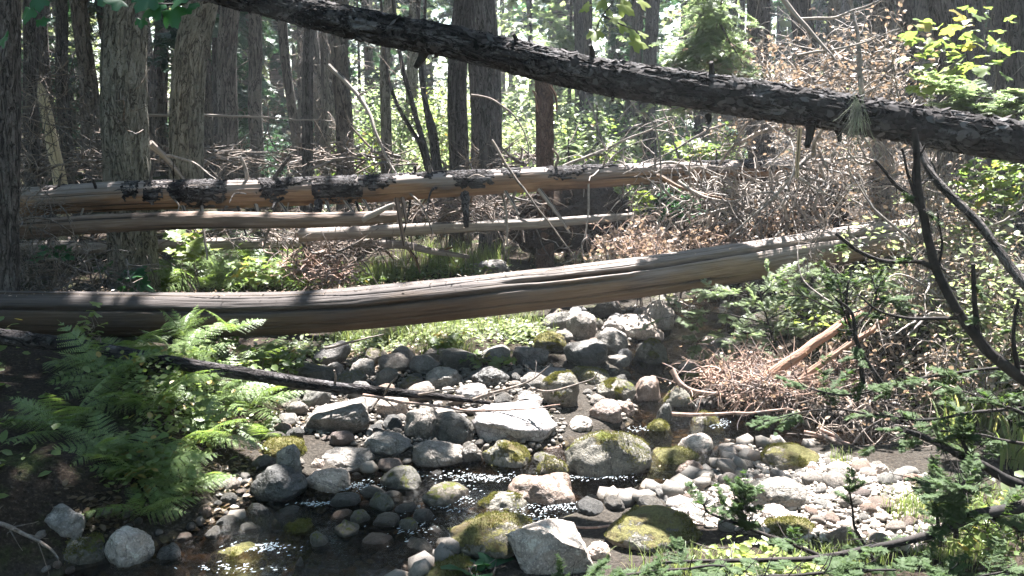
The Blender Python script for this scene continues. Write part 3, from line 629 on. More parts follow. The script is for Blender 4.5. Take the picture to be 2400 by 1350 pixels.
# --- the long stripped log over the creek; theta 0 = up, theta grows towards the far side -> cracks on the near side are negative
L1 = [(-420, 742, 6.1, 122), (-150, 740, 6.1, 118), (60, 738, 6.1, 112), (400, 738, 6.15, 108), (700, 733, 6.2, 104), (950, 712, 6.35, 103), (1200, 686, 6.6, 100), (1500, 650, 7.0, 96), (1800, 606, 7.5, 94), (2000, 572, 7.9, 88), (2175, 546, 8.3, 78)]
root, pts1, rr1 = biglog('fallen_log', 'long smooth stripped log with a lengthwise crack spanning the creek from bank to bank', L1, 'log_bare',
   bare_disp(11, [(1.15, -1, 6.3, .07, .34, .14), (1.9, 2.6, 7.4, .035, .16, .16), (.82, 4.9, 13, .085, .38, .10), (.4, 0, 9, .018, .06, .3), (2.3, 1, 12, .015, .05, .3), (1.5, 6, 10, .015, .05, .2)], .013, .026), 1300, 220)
i_ = rng.integers(200, 1250, 900); A_, B_, C_ = frames(900, .5); lt = Buf()
scatter(lt, np.array([[0, 0, 0], [.12, .4, .06], [0, 1, 0], [-.12, .4, .06]]), np.array([[0, 1, 2, 3]]), pts1[i_] + np.stack([rng.normal(0, .01, 900), rng.normal(0, .35, 900) * rr1[i_], rr1[i_] * .97], -1), A_, B_, C_, rng.uniform(.008, .035, 900)); keep(lt.obj('leaves', M['brown_leaf']), root)
# --- bark-shedding log with broken branches, behind
L2 = [(-420, 505, 8.3, 60), (-100, 488, 8.3, 62), (60, 474, 8.3, 66), (300, 460, 8.4, 66), (600, 452, 8.6, 64), (900, 440, 8.8, 60), (1200, 424, 9.1, 56), (1500, 408, 9.5, 50), (1800, 397, 10, 46), (2000, 392, 10.4, 42), (2300, 388, 11, 36)]
root2, pts2, rr2 = biglog('fallen_log', 'tan log shedding dark bark and bristling with broken branches, resting on the torn root mass', L2, 'log_tan', bare_disp(21, [(1.3, 0, 30, .05, .1, .4), (.2, 0, 30, .05, .08, .6)], .05, .09), 1000, 110)
def near2(px):
    k = np.argmin(np.abs(pts2[:, 0] / (pts2[:, 1] * cp + (CAMZ - pts2[:, 2]) * sp) * F + 1200 - px)); return pts2[k], rr2[k]
# patches of loose dark bark wrapping parts of the log
for k in range(44):
    px = rng.uniform(80, 1900); c, r = near2(px); i = int(np.argmin(np.linalg.norm(pts2 - c, axis=1))); L = int(rng.integers(14, 46)); seg = pts2[max(0, i - L // 2):i + L // 2]; rs = rr2[max(0, i - L // 2):i + L // 2]
    if len(seg) < 6: continue
    V, Fq, A = tube(seg, rs * 1.0, 72); n = len(seg); th0 = rng.normal(-.2, .7); wd = rng.uniform(.5, 1.5)
    th = np.tile(np.arange(72) / 72 * 2 * math.pi, n); s = np.repeat(np.linspace(-1, 1, n), 72)
    d = np.angle(np.exp(1j * (th - th0))) / wd; q = np.stack([np.cos(th) * 2.5, np.sin(th) * 2.5, s * L * .07], -1)
    e = 1 - np.sqrt(d ** 2 + s ** 2) + .42 * fbm(q * 1.5, 3, k); ax = np.repeat(seg, 72, 0)
    lift = np.where(e > 0, .007 + .006 * np.abs(fbm(q * 5, 3, k + 3)) + .006 * (1 - sm(0, .2, e)), -.01); V = ax + (V - ax) * (1 + lift / rs.mean())[:, None]
    fm = e[Fq].max(1) > -.02
    if fm.sum() < 10: continue
    o = Buf().add(V, Fq[fm], A).obj('loose_bark', M['bark_black']); keep(o, root2)
for px, l, ang, rad in [(230, .16, -.3, .02), (560, .2, 2.8, .015), (620, .34, .9, .028), (585, .24, 1.7, .022), (700, .2, 1.2, .012), (345, .24, 1.25, .016), (130, .16, 1.1, .014), (1120, .12, 2.0, .012), (1330, .16, .7, .012), (1600, .2, 1.9, .012)]:
    c, r = near2(px); d = np.array([math.cos(ang), rng.uniform(-.3, .1), math.sin(abs(ang))]); stub(root2, [c + d * r * .7, c + d * (r + l * .5) + rng.normal(0, .01, 3), c + d * (r + l)], rad, 'twig_pale' if px in (585, 560) else 'bark_mid')
for px, dx, dz, rad, mt in [(600, .10, -.22, .022, 'log_grey'), (655, .22, -.22, .022, 'log_grey'), (765, .10, -.20, .018, 'log_grey'), (805, .2, -.2, .018, 'log_grey'), (850, .14, -.16, .016, 'log_grey'), (930, .1, -.45, .032, 'log_brown'), (945, .06, -.22, .026, 'log_brown'), (750, .0, -.16, .05, 'bark_black'), (1180, .16, -.2, .02, 'log_grey'), (1260, .34, -.42, .026, 'log_grey'), (430, .12, -.12, .02, 'log_grey'), (1090, .02, -.3, .05, 'bark_black')]:
    c, r = near2(px); d = np.array([dx, -.12, dz]); stub(root2, [c + np.array([0, -r * .5, -r * .6]), c + d * .6 + [0, -.1, -r * .7], c + d + [0, -.12, -r]], rad, mt, 'broken_branch')
for k in range(46):
    px = rng.uniform(90, 1980); c, r = near2(px); a = rng.uniform(0, 6.28); d = nrm(np.array([rng.normal(0, .35), -abs(math.cos(a)) * .9, math.sin(a)])); l = rng.uniform(.05, .42) * (1.3 if d[2] < 0 else .8); rad = rng.uniform(.006, .02)
    stub(root2, [c + d * r * .7, c + d * (r + l * .5) + rng.normal(0, .02, 3), c + d * (r + l) + [0, 0, -.15 * l]], rad, ['bark_mid', 'bark_black', 'log_grey', 'twig'][k % 4], 'broken_branch', 7, n=9)
# --- grey log in front of it, and thinner poles
L3 = [(-420, 560, 7.9, 46), (-100, 546, 7.9, 46), (60, 538, 7.9, 44), (250, 524, 7.95, 44), (450, 516, 8.0, 42), (650, 517, 8.05, 36), (800, 514, 8.1, 32), (930, 508, 8.2, 26)]
r3, p3, _ = biglog('fallen_log', 'smooth grey-brown log below the bark-shedding log, ending in a forked tip at mid span', L3, 'log_brown', bark_disp(31, .06, 4, 5), 500, 60)
stub(r3, [P(850, 515, 8.1), P(890, 495, 8.1), P(925, 478, 8.1)], .035, 'log_grey', 'fork')
L4 = [(700, 552, 9.0, 30), (850, 545, 9.1, 28), (1050, 533, 9.2, 26), (1250, 524, 9.3, 24), (1400, 513, 9.4, 20), (1500, 504, 9.5, 15)]
biglog('fallen_pole', 'slim pinkish-grey pole crossing the dark hollow under the torn root mass', L4, 'log_grey', bare_disp(41, (), .06, .07), 300, 30)
L5 = [(-300, 590, 10.0, 34), (60, 580, 10.0, 32), (250, 580, 9.9, 30), (500, 572, 9.8, 28), (750, 571, 9.7, 25), (930, 573, 9.6, 20), (1010, 588, 9.5, 16), (1100, 602, 9.4, 9)]
r5, p5, _ = biglog('fallen_pole', 'lowest grey pole behind the stout furrowed tree, bending down into the grass', L5, 'log_grey', bare_disp(51, (), .06, .08), 400, 30)
for a, b_ in [((955, 580), (985, 640)), ((880, 575), (925, 610)), ((1010, 590), (1060, 580))]: stub(r5, [P(*a, 9.6), P((a[0] + b_[0]) / 2 + 6, (a[1] + b_[1]) / 2, 9.5), P(*b_, 9.45)], .02, 'log_tan', 'branch_stub')
# --- dark leaning trunk over everything
L6 = [(-900, -390, 10.0, 40), (-200, -190, 7.6, 50), (250, -75, 6.7, 58), (520, -22, 6.2, 62), (800, 48, 5.7, 70), (1100, 108, 5.3, 76), (1400, 176, 4.95, 82), (1700, 222, 4.6, 86), (2000, 268, 4.35, 90), (2200, 302, 4.2, 94), (2420, 338, 4.05, 98), (2800, 420, 3.8, 104), (3400, 560, 3.5, 112)]
r6, p6, q6 = biglog('leaning_trunk', 'dark rough-barked fallen trunk slanting across the view above all other logs', [(a, b_, y, d * .9) for a, b_, y, d in L6], 'bark_black', bark_disp(61, .16, 4., 8), 1700, 170)
def S6(a, b_, rad, y=None, n='branch_stub', mt='twig_black'):
    k = np.interp(a[0], [l[0] for l in L6], [l[2] for l in L6]); stub(r6, [P(*a, k), P((a[0] + b_[0]) / 2 + 3, (a[1] + b_[1]) / 2, k - .02), P(*b_, k - .05)], rad, mt, n)
for a, b_, rad in [((1210, 110), (1203, 78), .02), ((1388, 140), (1383, 105), .02), ((1664, 190), (1668, 145), .022), ((1900, 275), (1892, 345), .03), ((1960, 300), (1968, 330), .02), ((1000, 110), (975, 158), .035), ((2150, 330), (2147, 365), .03), ((1430, 215), (1436, 236), .016), ((1800, 210), (1795, 232), .02), ((1660, 60 + 210), (1660, 290), .018)]: S6(a, b_, rad)
stub(r6, [P(2147, 355, 4.1), P(2190, 400, 4.08), P(2150, 440, 4.0)], .012, 'twig_black', 'twig')
# curled bark flakes standing off the dark trunk
def flakes(root, pts, rr, K, mat, size=.03, seed=1, name='bark_flakes', lift=.85):
    r = np.random.default_rng(seed); i = r.integers(2, len(pts) - 2, K); th = r.uniform(0, 6.283, K); T = nrm(pts[i + 1] - pts[i - 1])
    ref = np.array([0, 0, 1.]); U = nrm(ref - (T @ ref)[:, None] * T); W = np.cross(T, U); N = np.cos(th)[:, None] * U + np.sin(th)[:, None] * W
    t = np.array([[-1, -.5, 0], [-.3, -.6, .12], [.6, -.4, .3], [1, 0, .45], [.5, .5, .3], [-.4, .5, .1], [-1, .4, 0], [0, 0, .22]]); f = np.array([[0, 1, 7], [1, 2, 7], [2, 3, 7], [3, 4, 7], [4, 5, 7], [5, 6, 7], [6, 0, 7]])
    X = nrm(T * r.choice([-1, 1], K)[:, None] + N * r.uniform(0, .5, K)[:, None]); Z = nrm(N - (N * X).sum(1)[:, None] * X); Yv = np.cross(Z, X)
    b = Buf(); scatter(b, t, f, pts[i] + N * (rr[i] * (1.02))[:, None], X, Yv, Z, r.uniform(.4, 1.3, K) * size); o = b.obj(name, M[mat], smooth=False); keep(o, root); return o
flakes(r6, p6, q6, 2400, 'bark_black', .028, 3)
# bark stringers and twigs hanging at the underside
PLs = []
for px in np.linspace(600, 2350, 46):
    y = np.interp(px, [l[0] for l in L6], [l[2] for l in L6]); py = np.interp(px, [l[0] for l in L6], [l[1] for l in L6]); d = np.interp(px, [l[0] for l in L6], [l[3] for l in L6])
    s = P(px + rng.normal(0, 14), py + d * .47, y); PLs.append(walks([s], [[rng.normal(.3, .7), rng.normal(0, .3), -.25]], rng.uniform(.05, .2), 6, .35)[0])
b = Buf(); addtubes(b, np.array(PLs), .0025, 3); keep(b.obj('hanging_fibres', M['twig']), r6)
# tuft of beard lichen hanging from the trunk
s = P(2008, 258, 4.1); K = 130; st = s + rng.normal(0, 1, (K, 3)) * [.013, .01, .035]; PL = walks(st, np.tile([[0, -.1, -1.]], (K, 1)) + rng.normal(0, .12, (K, 3)), rng.exponential(.11, K).clip(.04, .34), 12, .35, -.5)
b = Buf(); addtubes(b, PL, .0011, 3, .5); tag(b.obj('beard_lichen', M['lichen']), 'pale green beard lichen hanging in a long tuft from the dark leaning trunk', 'lichen')
# --- dark rotten branch sloping through the ferns to the creek bed
L7 = [(-200, 770, 5.2, 40), (0, 790, 5.2, 38), (200, 815, 5.2, 36), (400, 850, 5.2, 32), (600, 880, 5.25, 30), (760, 905, 5.3, 28), (900, 918, 5.35, 22), (1050, 932, 5.4, 16), (1150, 945, 5.4, 9)]
pts, rr = logline(L7, 400); b = Buf(); addtube(b, pts, rr, 40, bark_disp(71, .1, 5, 6)); rt = empty('fallen_branch', pts[0]); tag(rt, 'dark mossy branch sloping down through the ferns onto the creek stones', 'branch'); keep(b.obj('stem', M['bark_black']), rt)
for a, m_, b_, rad in [((780, 915), (786, 890), (783, 868), .010), ((900, 925), (915, 900), (930, 885), .008), ((980, 925), (1040, 915), (1100, 910), .007), ((860, 925), (900, 935), (930, 960), .008)]:
    stub(rt, [P(*a, 5.33), P(*m_, 5.28), P(*b_, 5.25)], rad, 'twig', 'twig')
def stick(label, pts, rad, mat, name='stick', cat='stick', sides=8, n=40, twigs=0, rough=True, group=None, tw=.2, sub=.3):
    pl = spline(np.array(pts), n); L = np.linalg.norm(pl[-1] - pl[0]); rr = np.linspace(rad, rad * sub, n)
    pl = pl + (.012 * np.stack([vn(pl * 7 + 3, k) for k in (1, 2, 3)], -1) if rough else 0)
    b = Buf(); addtube(b, pl, rr, sides, bark_disp(int(rng.integers(999)), .12, 9, 4)); root = empty(name, pl[0]); tag(root, label, cat, group); keep(b.obj('stem', M[mat]), root)
    if twigs:
        i = rng.integers(n // 6, n - 2, twigs); T = nrm(pl[i + 1] - pl[i - 1]); d = nrm(T + rng.normal(0, .8, (twigs, 3))); PL = walks(pl[i], d, rng.uniform(.3, 1, twigs) * L * tw, 7, .3)
        b = Buf(); addtubes(b, PL, rr[i] * .45, 4); keep(b.obj('offshoots', M[mat]), root)  # bare side twigs of the stick
    return root
S = lambda L: [P(*q) for q in L]
stick('thin reddish stick lying across the stones in front of the dark sloping branch', S([(850, 925, 5.1), (960, 943, 5.0), (1100, 962, 4.95), (1210, 960, 4.95), (1315, 948, 4.95)]), .010, 'twig_red', twigs=2)
stick('curved bare twig rising at its right end over the mossy boulder', S([(1245, 912, 5.3), (1290, 918, 5.2), (1350, 905, 5.2), (1390, 888, 5.2), (1402, 868, 5.2)]), .009, 'twig', twigs=3)
stick('forked grey twig bundle over the pale bluish stone', S([(1110, 938, 5.35), (1180, 915, 5.3), (1240, 893, 5.3), (1290, 858, 5.3)]), .012, 'twig', twigs=9, tw=.35)
stick('thin brown twig spanning from the leaning pale slab to the yellow moss mound', S([(1275, 1222, 3.95), (1360, 1236, 3.9), (1480, 1224, 3.85), (1590, 1222, 3.85), (1655, 1226, 3.85)]), .0075, 'twig_red', twigs=1)
stick('grey stick under the bare log at the edge of the grass', S([(760, 815, 6.7), (820, 800, 6.7), (900, 783, 6.8)]), .014, 'log_grey')
stick('pale stick lying in front of the broken brown debris above the dark water', S([(1575, 968, 5.35), (1680, 971, 5.3), (1800, 962, 5.3), (1850, 955, 5.3)]), .014, 'twig_red', twigs=3)
stick('knotty reddish branch dipping from the debris pile to the mossy stream stones', S([(1572, 868, 5.9), (1590, 895, 5.85), (1625, 915, 5.8), (1700, 925, 5.8), (1780, 915, 5.9)]), .022, 'twig_red', twigs=7)
stick('thick peeled reddish log end pointing up out of the debris pile', S([(1770, 905, 5.75), (1850, 846, 5.85), (1925, 795, 5.95), (2060, 708, 6.2)]), .038, 'log_red', 'broken_log', 'log', 40, 240, rough=True, sub=.8)
stick('slimmer orange-brown log under the thick peeled log end', S([(1835, 915, 5.75), (1900, 868, 5.8), (1960, 828, 5.85), (2080, 750, 6.05)]), .026, 'log_red', 'broken_log', 'log', 32, 240, rough=True, sub=.7)
for k, (a, b_) in enumerate([((1885, 1010), (2045, 1075)), ((1905, 1022), (2060, 1062)), ((1925, 1005), (2050, 1085)), ((1960, 1030), (2160, 1100))]):
    stick('reddish stick laid side by side with others at the far edge of the gravel bar', [P(*a, 5.25), P((a[0] + b_[0]) / 2, (a[1] + b_[1]) / 2 - 5, 5.1), P(*b_, 4.95)], .012, 'twig_red', twigs=1, group='parallel reddish sticks by the gravel bar')
stick('dead root curving down at the shaded edge beside the pointed grey stone', S([(-60, 1070, 3.9), (20, 1110, 3.9), (75, 1140, 3.9), (105, 1180, 3.9), (95, 1220, 3.95)]), .028, 'log_grey', 'bent_root', 'root')
stick('crooked thin branch with lichen bits in the dark lower corner', S([(-80, 1215, 3.5), (20, 1235, 3.5), (90, 1265, 3.4), (140, 1310, 3.3)]), .012, 'twig', twigs=10, tw=.3)
stick('long leaning dead stem in front of the bright glade', S([(770, 152, 10.5), (850, 240, 10.3), (885, 320, 10.1), (912, 385, 10), (960, 440, 9.8)]), .028, 'log_grey', 'dead_sapling', 'sapling', twigs=4)
stick('bare stick hanging from the bark-shedding log down to the dark hollow', S([(1150, 330, 9.0), (1195, 400, 8.9), (1245, 470, 8.8), (1300, 540, 8.8), (1350, 610, 8.8)]), .016, 'twig', twigs=5)
stick('arched pale root looping down before the dark hollow', S([(1380, 430, 9.1), (1378, 510, 9.0), (1368, 570, 8.9), (1345, 605, 8.9), (1315, 618, 8.9)]), .012, 'twig_pale', twigs=2)
stick('thin horizontal dead branch held between the two stout trees', S([(345, 270, 11), (500, 270, 11), (620, 275, 11), (780, 284, 11)]), .02, 'log_grey', 'dead_branch', 'branch', twigs=8, tw=.08)
stick('forked dead limb leaning between the two stout trees', S([(350, 335, 9.8), (380, 360, 9.9), (410, 395, 10), (435, 425, 10)]), .045, 'log_grey', 'dead_branch', 'branch', twigs=4, tw=.4)
stick('thin arched dead branch at the foot of the second stout tree', S([(390, 365, 9.7), (440, 375, 9.7), (480, 400, 9.7), (515, 430, 9.6)]), .018, 'twig_pale', 'dead_branch', 'branch', twigs=3)
stick('arching bare branch in front of the two dark trunks', S([(1105, 222, 9.8), (1160, 235, 9.7), (1210, 280, 9.6), (1235, 330, 9.5), (1238, 400, 9.4)]), .014, 'twig', 'dead_branch', 'branch', twigs=5)
stick('pale branch sweeping up to the left from the fallen brush', S([(1320, 390, 9.8), (1430, 345, 9.6), (1520, 305, 9.4), (1600, 268, 9.2)]), .018, 'twig_pale', 'dead_branch', 'branch', twigs=10, tw=.25)
stick('bent twig with a hooked top above the fallen brush', S([(1490, 262, 8.2), (1515, 268, 8.2), (1540, 310, 8.2), (1548, 420, 8.2), (1543, 570, 8.3)]), .013, 'twig_pale', 'dead_branch', 'branch', twigs=4, tw=.1)
stick('pale peeled stick slanting off the bark-shedding log onto the brush', S([(1540, 412, 8.9), (1600, 440, 8.7), (1660, 458, 8.5), (1730, 468, 8.4)]), .024, 'log_tan', twigs=3)
stick('pale stick crossing under the first slanting peeled stick', S([(1590, 425, 8.7), (1650, 462, 8.5), (1720, 470, 8.4), (1750, 450, 8.4)]), .02, 'twig_pale', twigs=3)
stick('sunlit pale snapped pole standing upright below the dark leaning trunk', S([(1872, 300, 7.6), (1870, 350, 7.6), (1868, 415, 7.6)]), .02, 'snag', 'snapped_pole', 'pole', sub=.8)
stick('grey branch falling away to the right of the snapped pole', S([(1870, 415, 7.6), (1920, 445, 7.6), (1975, 480, 7.7)]), .016, 'twig_pale', twigs=4)
stick('lichen-covered branch slanting down from the top behind the dark trunk', S([(1800, -60, 6.3), (1860, 30, 6.2), (1920, 90, 6.1), (1960, 140, 6.0)]), .022, 'log_grey', 'lichen_branch', 'branch', twigs=5)
stick('dead spruce top standing up with short bare side branches', S([(2035, 300, 6.4), (2018, 180, 6.4), (2010, 90, 6.4), (1995, 0, 6.5), (1985, -160, 6.5)]), .022, 'twig_pale', 'dead_spruce', 'tree', twigs=26, tw=.22)
stick('pale side branch with fine needles of lichen reaching up to the right', S([(1870, 45, 6.4), (1940, 40, 6.3), (2010, 22, 6.3), (2070, -5, 6.2)]), .012, 'twig_pale', 'dead_branch', 'branch', twigs=6)
stick('dead branch with a twisted bright tip before the dark trunks', S([(1870, 130, 6.4), (1950, 115, 6.2), (2040, 92, 6.1), (2110, 68, 6.0)]), .011, 'twig_pale', 'dead_branch', 'branch', twigs=8)
stick('blurred moss-covered limb slanting down to the right before the brush', S([(2150, 330, 3.3), (2190, 420, 3.2), (2290, 520, 3.1), (2370, 620, 3.0), (2460, 740, 2.9), (2600, 950, 2.9)]), .014, 'bark_mid', 'mossy_limb', 'branch', 14, sub=1.3)
# ================================================================ trees
TREES = []   # (x, y, root, height)
LEAF = np.array([[0, 0, 0], [.32, .35, .06], [.25, .75, .03], [0, 1, -.05], [-.25, .75, .03], [-.32, .35, .06], [0, .45, -.02]]) - [0, .1, 0]
LEAFF = np.array([[0, 1, 6], [1, 2, 6], [2, 3, 6], [3, 4, 6], [4, 5, 6], [5, 0, 6]])
QUAD = np.array([[-.5, 0, 0], [.5, 0, 0], [.45, 1, .08], [-.45, 1, .08]]) ; QUADF = np.array([[0, 1, 2, 3]])
def lobed():   # palmate five-lobed leaf
    ang = np.array([-170, -150, -128, -100, -78, -52, -36, -22, -10, 0, 10, 22, 36, 52, 78, 100, 128, 150, 170]) ; rad = np.array([.2, .42, .62, .45, .74, .80, .58, .8, .9, 1.05, .9, .8, .58, .80, .74, .45, .62, .42, .2])
    rad = rad * (1 + .04 * np.cos(np.arange(19) * 2.9)); a = np.radians(ang); V = np.stack([np.sin(a) * rad * .62, np.cos(a) * rad * .62 + .12, .06 * np.cos(a * 3) - .10 * rad ** 2], -1); V = np.vstack([V, [[0, .08, .02]]])
    return V, np.array([[k, k + 1, 19] for k in range(18)])
LOB, LOBF = lobed()
def trunk(name, label, xb, xt, wpx, y, mat, H=15, group=None, disp=.06, k=7, sides=40, n=160, by=None, flare=.35, cat='tree', zs=3.2, top_r=.4, hires=5.5, wob=.03, lean_y=0.):
    pb, pt = P(xb, 400, y), P(xt, 0, y); d = (pt - pb) / (pt[2] - pb[2]); d[1] += lean_y
    x0 = pb - d * pb[2]; gx, gy = x0[0], x0[1]; gz = float(hgt(gx, gy)); base_ = x0 + d * (gz - .15)
    r0 = wpx * y / F / 2; zz = np.concatenate([np.linspace(0, min(hires, H), n), np.linspace(min(hires, H), H, 14)[1:]]) if H > hires else np.linspace(0, H, n)
    pts = base_ + d * zz[:, None]; wv = wob * np.stack([fbm(np.stack([zz * .5, zz * 0 + y, zz * 0 + xb], -1), 2, 3), fbm(np.stack([zz * .5, zz * 0 + y, zz * 0 + xb + 9], -1), 2, 3), zz * 0], -1)
    pts = pts + wv * np.minimum(zz, 4)[:, None]; rr = r0 * (1.12 - (1 - top_r) * zz / max(H, 6) - .04 * np.minimum(zz, 3) / 3 + flare * np.exp(-zz / .28))
    b = Buf(); addtube(b, pts, rr, sides, bark_disp(int(xb) % 97, disp, zs, k)); root = empty(name, base_); tag(root, label, cat, group); o = b.obj('trunk', M[mat]); keep(o, root)
    TREES.append((gx, gy, root, H, d, base_, r0)); return root, pts, rr
def furrow_disp(seed, k=9, zs=.8, amp=.10):
    def f(Th, S, Rr):
        Q = np.stack([np.cos(Th) * k * .42, np.sin(Th) * k * .42, S * zs], -1); w_ = fbm(Q * 1.0, 3, seed)
        rg = np.abs(vn(Q + .55 * w_[..., None], seed + 1)); rg2 = np.abs(vn(Q * np.array([1.9, 1.9, 5.]) + .4 * w_[..., None], seed + 2))
        return 1 + amp * np.minimum(rg * 2.4, 1.) * .75 + amp * .35 * np.minimum(rg2 * 2.2, 1) - amp * .8 + .02 * fbm(Q * 6, 2, seed)
    return f
_bd = bark_disp
def with_disp(fn, *a, **k):
    global bark_disp
    bark_disp = fn
    try: return trunk(*a, **k)
    finally: bark_disp = _bd
with_disp(lambda s, *a: furrow_disp(s), 'tree', 'stoutest pale tree with deep furrowed bark and a flared foot behind the logs', 302, 284, 98, 9.3, 'bark_pale', 17, sides=200, n=420, flare=.25)
with_disp(lambda s, *a: furrow_disp(s + 3, 10, 1.1), 'tree', 'second stout pale tree with blocky bark, dark along its left side', 440, 464, 72, 10.6, 'bark_pale', 17, sides=150, n=360, flare=.3)
NT_ = [
 ('very close dark trunk at the very left edge', 8, 18, 66, 6.6, 'bark_mid', 14, .07),
 ('dark slim trunk left of the pale broken snag', 75, 72, 36, 11, 'bark_mid', 14, .05),
 ('slim dark trunk just right of the pale broken snag', 158, 152, 30, 14, 'bark_mid', 14, .05),
 ('slim greyish trunk between the snag and the stoutest tree', 205, 196, 26, 19, 'bark_far', 14, .05),
 ('slim grey trunk seen between the two stout pale trees', 370, 372, 26, 19, 'bark_far', 14, .05),
 ('wide dark grey trunk right of the second stout tree', 535, 530, 50, 13, 'bark_far', 16, .05),
 ('straight narrow trunk touching the wide dark grey one', 508, 506, 18, 17, 'bark_mid', 15, .05),
 ('slim trunk with bits of dead twig, third right of the second stout tree', 606, 604, 34, 15, 'bark_far', 15, .05),
 ('thin curved trunk leaning left at its top', 700, 655, 24, 13, 'bark_far', 15, .06),
 ('straight dark pole-like trunk under the dark leaning trunk', 721, 728, 27, 11.5, 'bark_mid', 15, .05),
 ('tree with shaggy light bark right of the straight dark pole-like trunk', 808, 800, 44, 13, 'bark_far', 15, .07),
 ('pale shaggy trunk behind the straight dark pole-like trunk', 770, 762, 34, 17, 'bark_far', 15, .06),
 ('light spotted trunk standing alone in front of the bright glade', 908, 908, 24, 12.5, 'bark_pale', 15, .04),
 ('faint mottled trunk behind the cluster of thin dark stems', 958, 962, 26, 17, 'bark_pale', 15, .04),
 ('left one of the two big dark trunks rising side by side', 1076, 1072, 44, 12, 'bark_mid', 17, .06),
 ('narrow leaning trunk squeezed between the two big dark trunks', 1118, 1098, 24, 13, 'bark_mid', 16, .06),
 ('right one of the two big dark trunks, wider and flared at its foot', 1150, 1143, 50, 11.5, 'bark_mid', 17, .06),
 ('slim grey trunk under the hanging maple leaves', 1358, 1350, 22, 17, 'bark_mid', 15, .05),
 ('grey trunk behind the hanging maple leaves', 1388, 1378, 26, 18, 'bark_far', 15, .05),
 ('dark leaning trunk right of the maple leaves', 1524, 1530, 30, 15, 'bark_mid', 15, .05),
 ('thin dark trunk just left of the dark leaning trunk by the maple leaves', 1497, 1492, 14, 18, 'bark_mid', 14, .05),
 ('dark trunk in the deep shade behind the maple leaves', 1440, 1445, 30, 21, 'bark_mid', 14, .05),
 ('broad stringy-barked brown tree behind the pale conifer boughs', 1785, 1768, 62, 11, 'bark_mid', 16, .09),
 ('brown trunk draped with dead growth behind the dead spruce top', 1900, 1890, 56, 12, 'bark_mid', 16, .09),
 ('light grey trunk with a split top right of the draped brown trunk', 1955, 1950, 34, 12.5, 'bark_pale', 15, .07),
 ('shaggy sunlit trunk behind the dead spruce top', 2070, 2060, 58, 10.5, 'bark_far', 16, .1),
 ('dark trunk at the start of the shaded right-hand stand', 2135, 2125, 46, 11.5, 'bark_mid', 16, .06),
 ('broad dark trunk with pale streaks in the right-hand stand', 2240, 2205, 80, 10, 'bark_mid', 16, .08),
 ('slim dark trunk between the broad trunks at the right', 2305, 2290, 36, 12, 'bark_mid', 16, .06),
 ('broadest dark trunk at the very right edge', 2385, 2362, 84, 9.4, 'bark_mid', 16, .08),
]
for lb, xb, xt, wp, y, mt, H, dp in NT_:
    if 60 < xb < 850: wp *= .86
    if xb > 1700: H = 7.2
    elif 1050 < xb < 1170: H = 13.2
    trunk('tree', lb, xb, xt, wp, y, mt, H, disp=dp * 1.1, sides=72 if y < 14 else 40, n=200 if y < 14 else 110, flare=.3 if y < 12.2 else .15)
# snapped snag with torn red wood
rs, ps, qs = trunk('snag', 'reddish snapped snag with torn orange wood at its broken top', 1276, 1274, 36, 10.5, 'bark_red', 2.5, sides=60, n=120, cat='snag', flare=.1, top_r=1.)
topz = ps[-1]
for k in range(7): 
    a = k * .9; s0 = topz + [.07 * math.cos(a), .06 * math.sin(a), -.35]; stub(rs, [s0, s0 + [.01, 0, .2], s0 + [.03 * math.cos(a), 0, .28 + .18 * rng.uniform() + (.25 if k == 3 else 0)]], .035, 'log_red', 'torn_splinter')
stub(rs, [P(1290, 200, 10.4), P(1303, 230, 10.35), P(1305, 262, 10.35)], .02, 'log_red', 'torn_splinter')
stub(rs, [P(1262, 262, 10.4), P(1256, 225, 10.35), P(1248, 212, 10.35)], .02, 'log_red', 'torn_splinter')
# pale broken snag, left
b = Buf(); pl = spline([P(152, 520, 10.5), P(140, 420, 10.5), P(122, 330, 10.5), P(104, 240, 10.5), P(92, 190, 10.5)], 120); pl[0][2] = float(hgt(pl[0][0], pl[0][1])) - .1
addtube(b, pl, np.interp(np.linspace(0, 1, 120), [0, .8, 1], [.085, .06, .015]), 40, bare_disp(5, (), .08, .1)); rt = empty('snag', pl[0]); tag(rt, 'pale barkless bent snag behind the logs, near the slim dark trunks', 'snag'); keep(b.obj('trunk', M['snag']), rt)
# cluster of thin curved stems before the glade
for k, (L, r_) in enumerate([([(1012, 412), (995, 345), (965, 240), (938, 130), (915, -60)], .034), ([(1022, 408), (1012, 330), (990, 200), (985, 130), (975, -60)], .034), ([(1005, 410), (985, 340), (955, 290), (925, 230), (905, 150), (890, -40)], .026), ([(1032, 405), (1020, 310), (1002, 250), (990, 170), (1000, -40)], .024)]):
    pl = spline([P(a, b_, 11 + .05 * k) for a, b_ in L], 60); pl[0][2] -= .5; b = Buf(); addtube(b, pl, np.linspace(r_ * 1.25, r_ * .6, 60), 14, bark_disp(k, .1, 9, 4)); rt = empty('sapling', pl[0]); tag(rt, ['left-curving dark stem of the thin stem cluster before the glade', 'tallest straight dark stem of the thin stem cluster before the glade', 'outermost bowed thin stem of the cluster before the glade', 'short dark stem at the inner side of the stem cluster before the glade'][k], 'sapling'); keep(b.obj('trunk', M['bark_mid']), rt)
    PL = walks(pl[rng.integers(12, 58, 14)], rng.normal(0, 1, (14, 3)) + [0, 0, .6], rng.uniform(.2, .8, 14), 7, .3); b = Buf(); addtubes(b, PL, .006, 3); keep(b.obj('offshoots', M['twig']), rt)  # thin leafless twigs on the stem
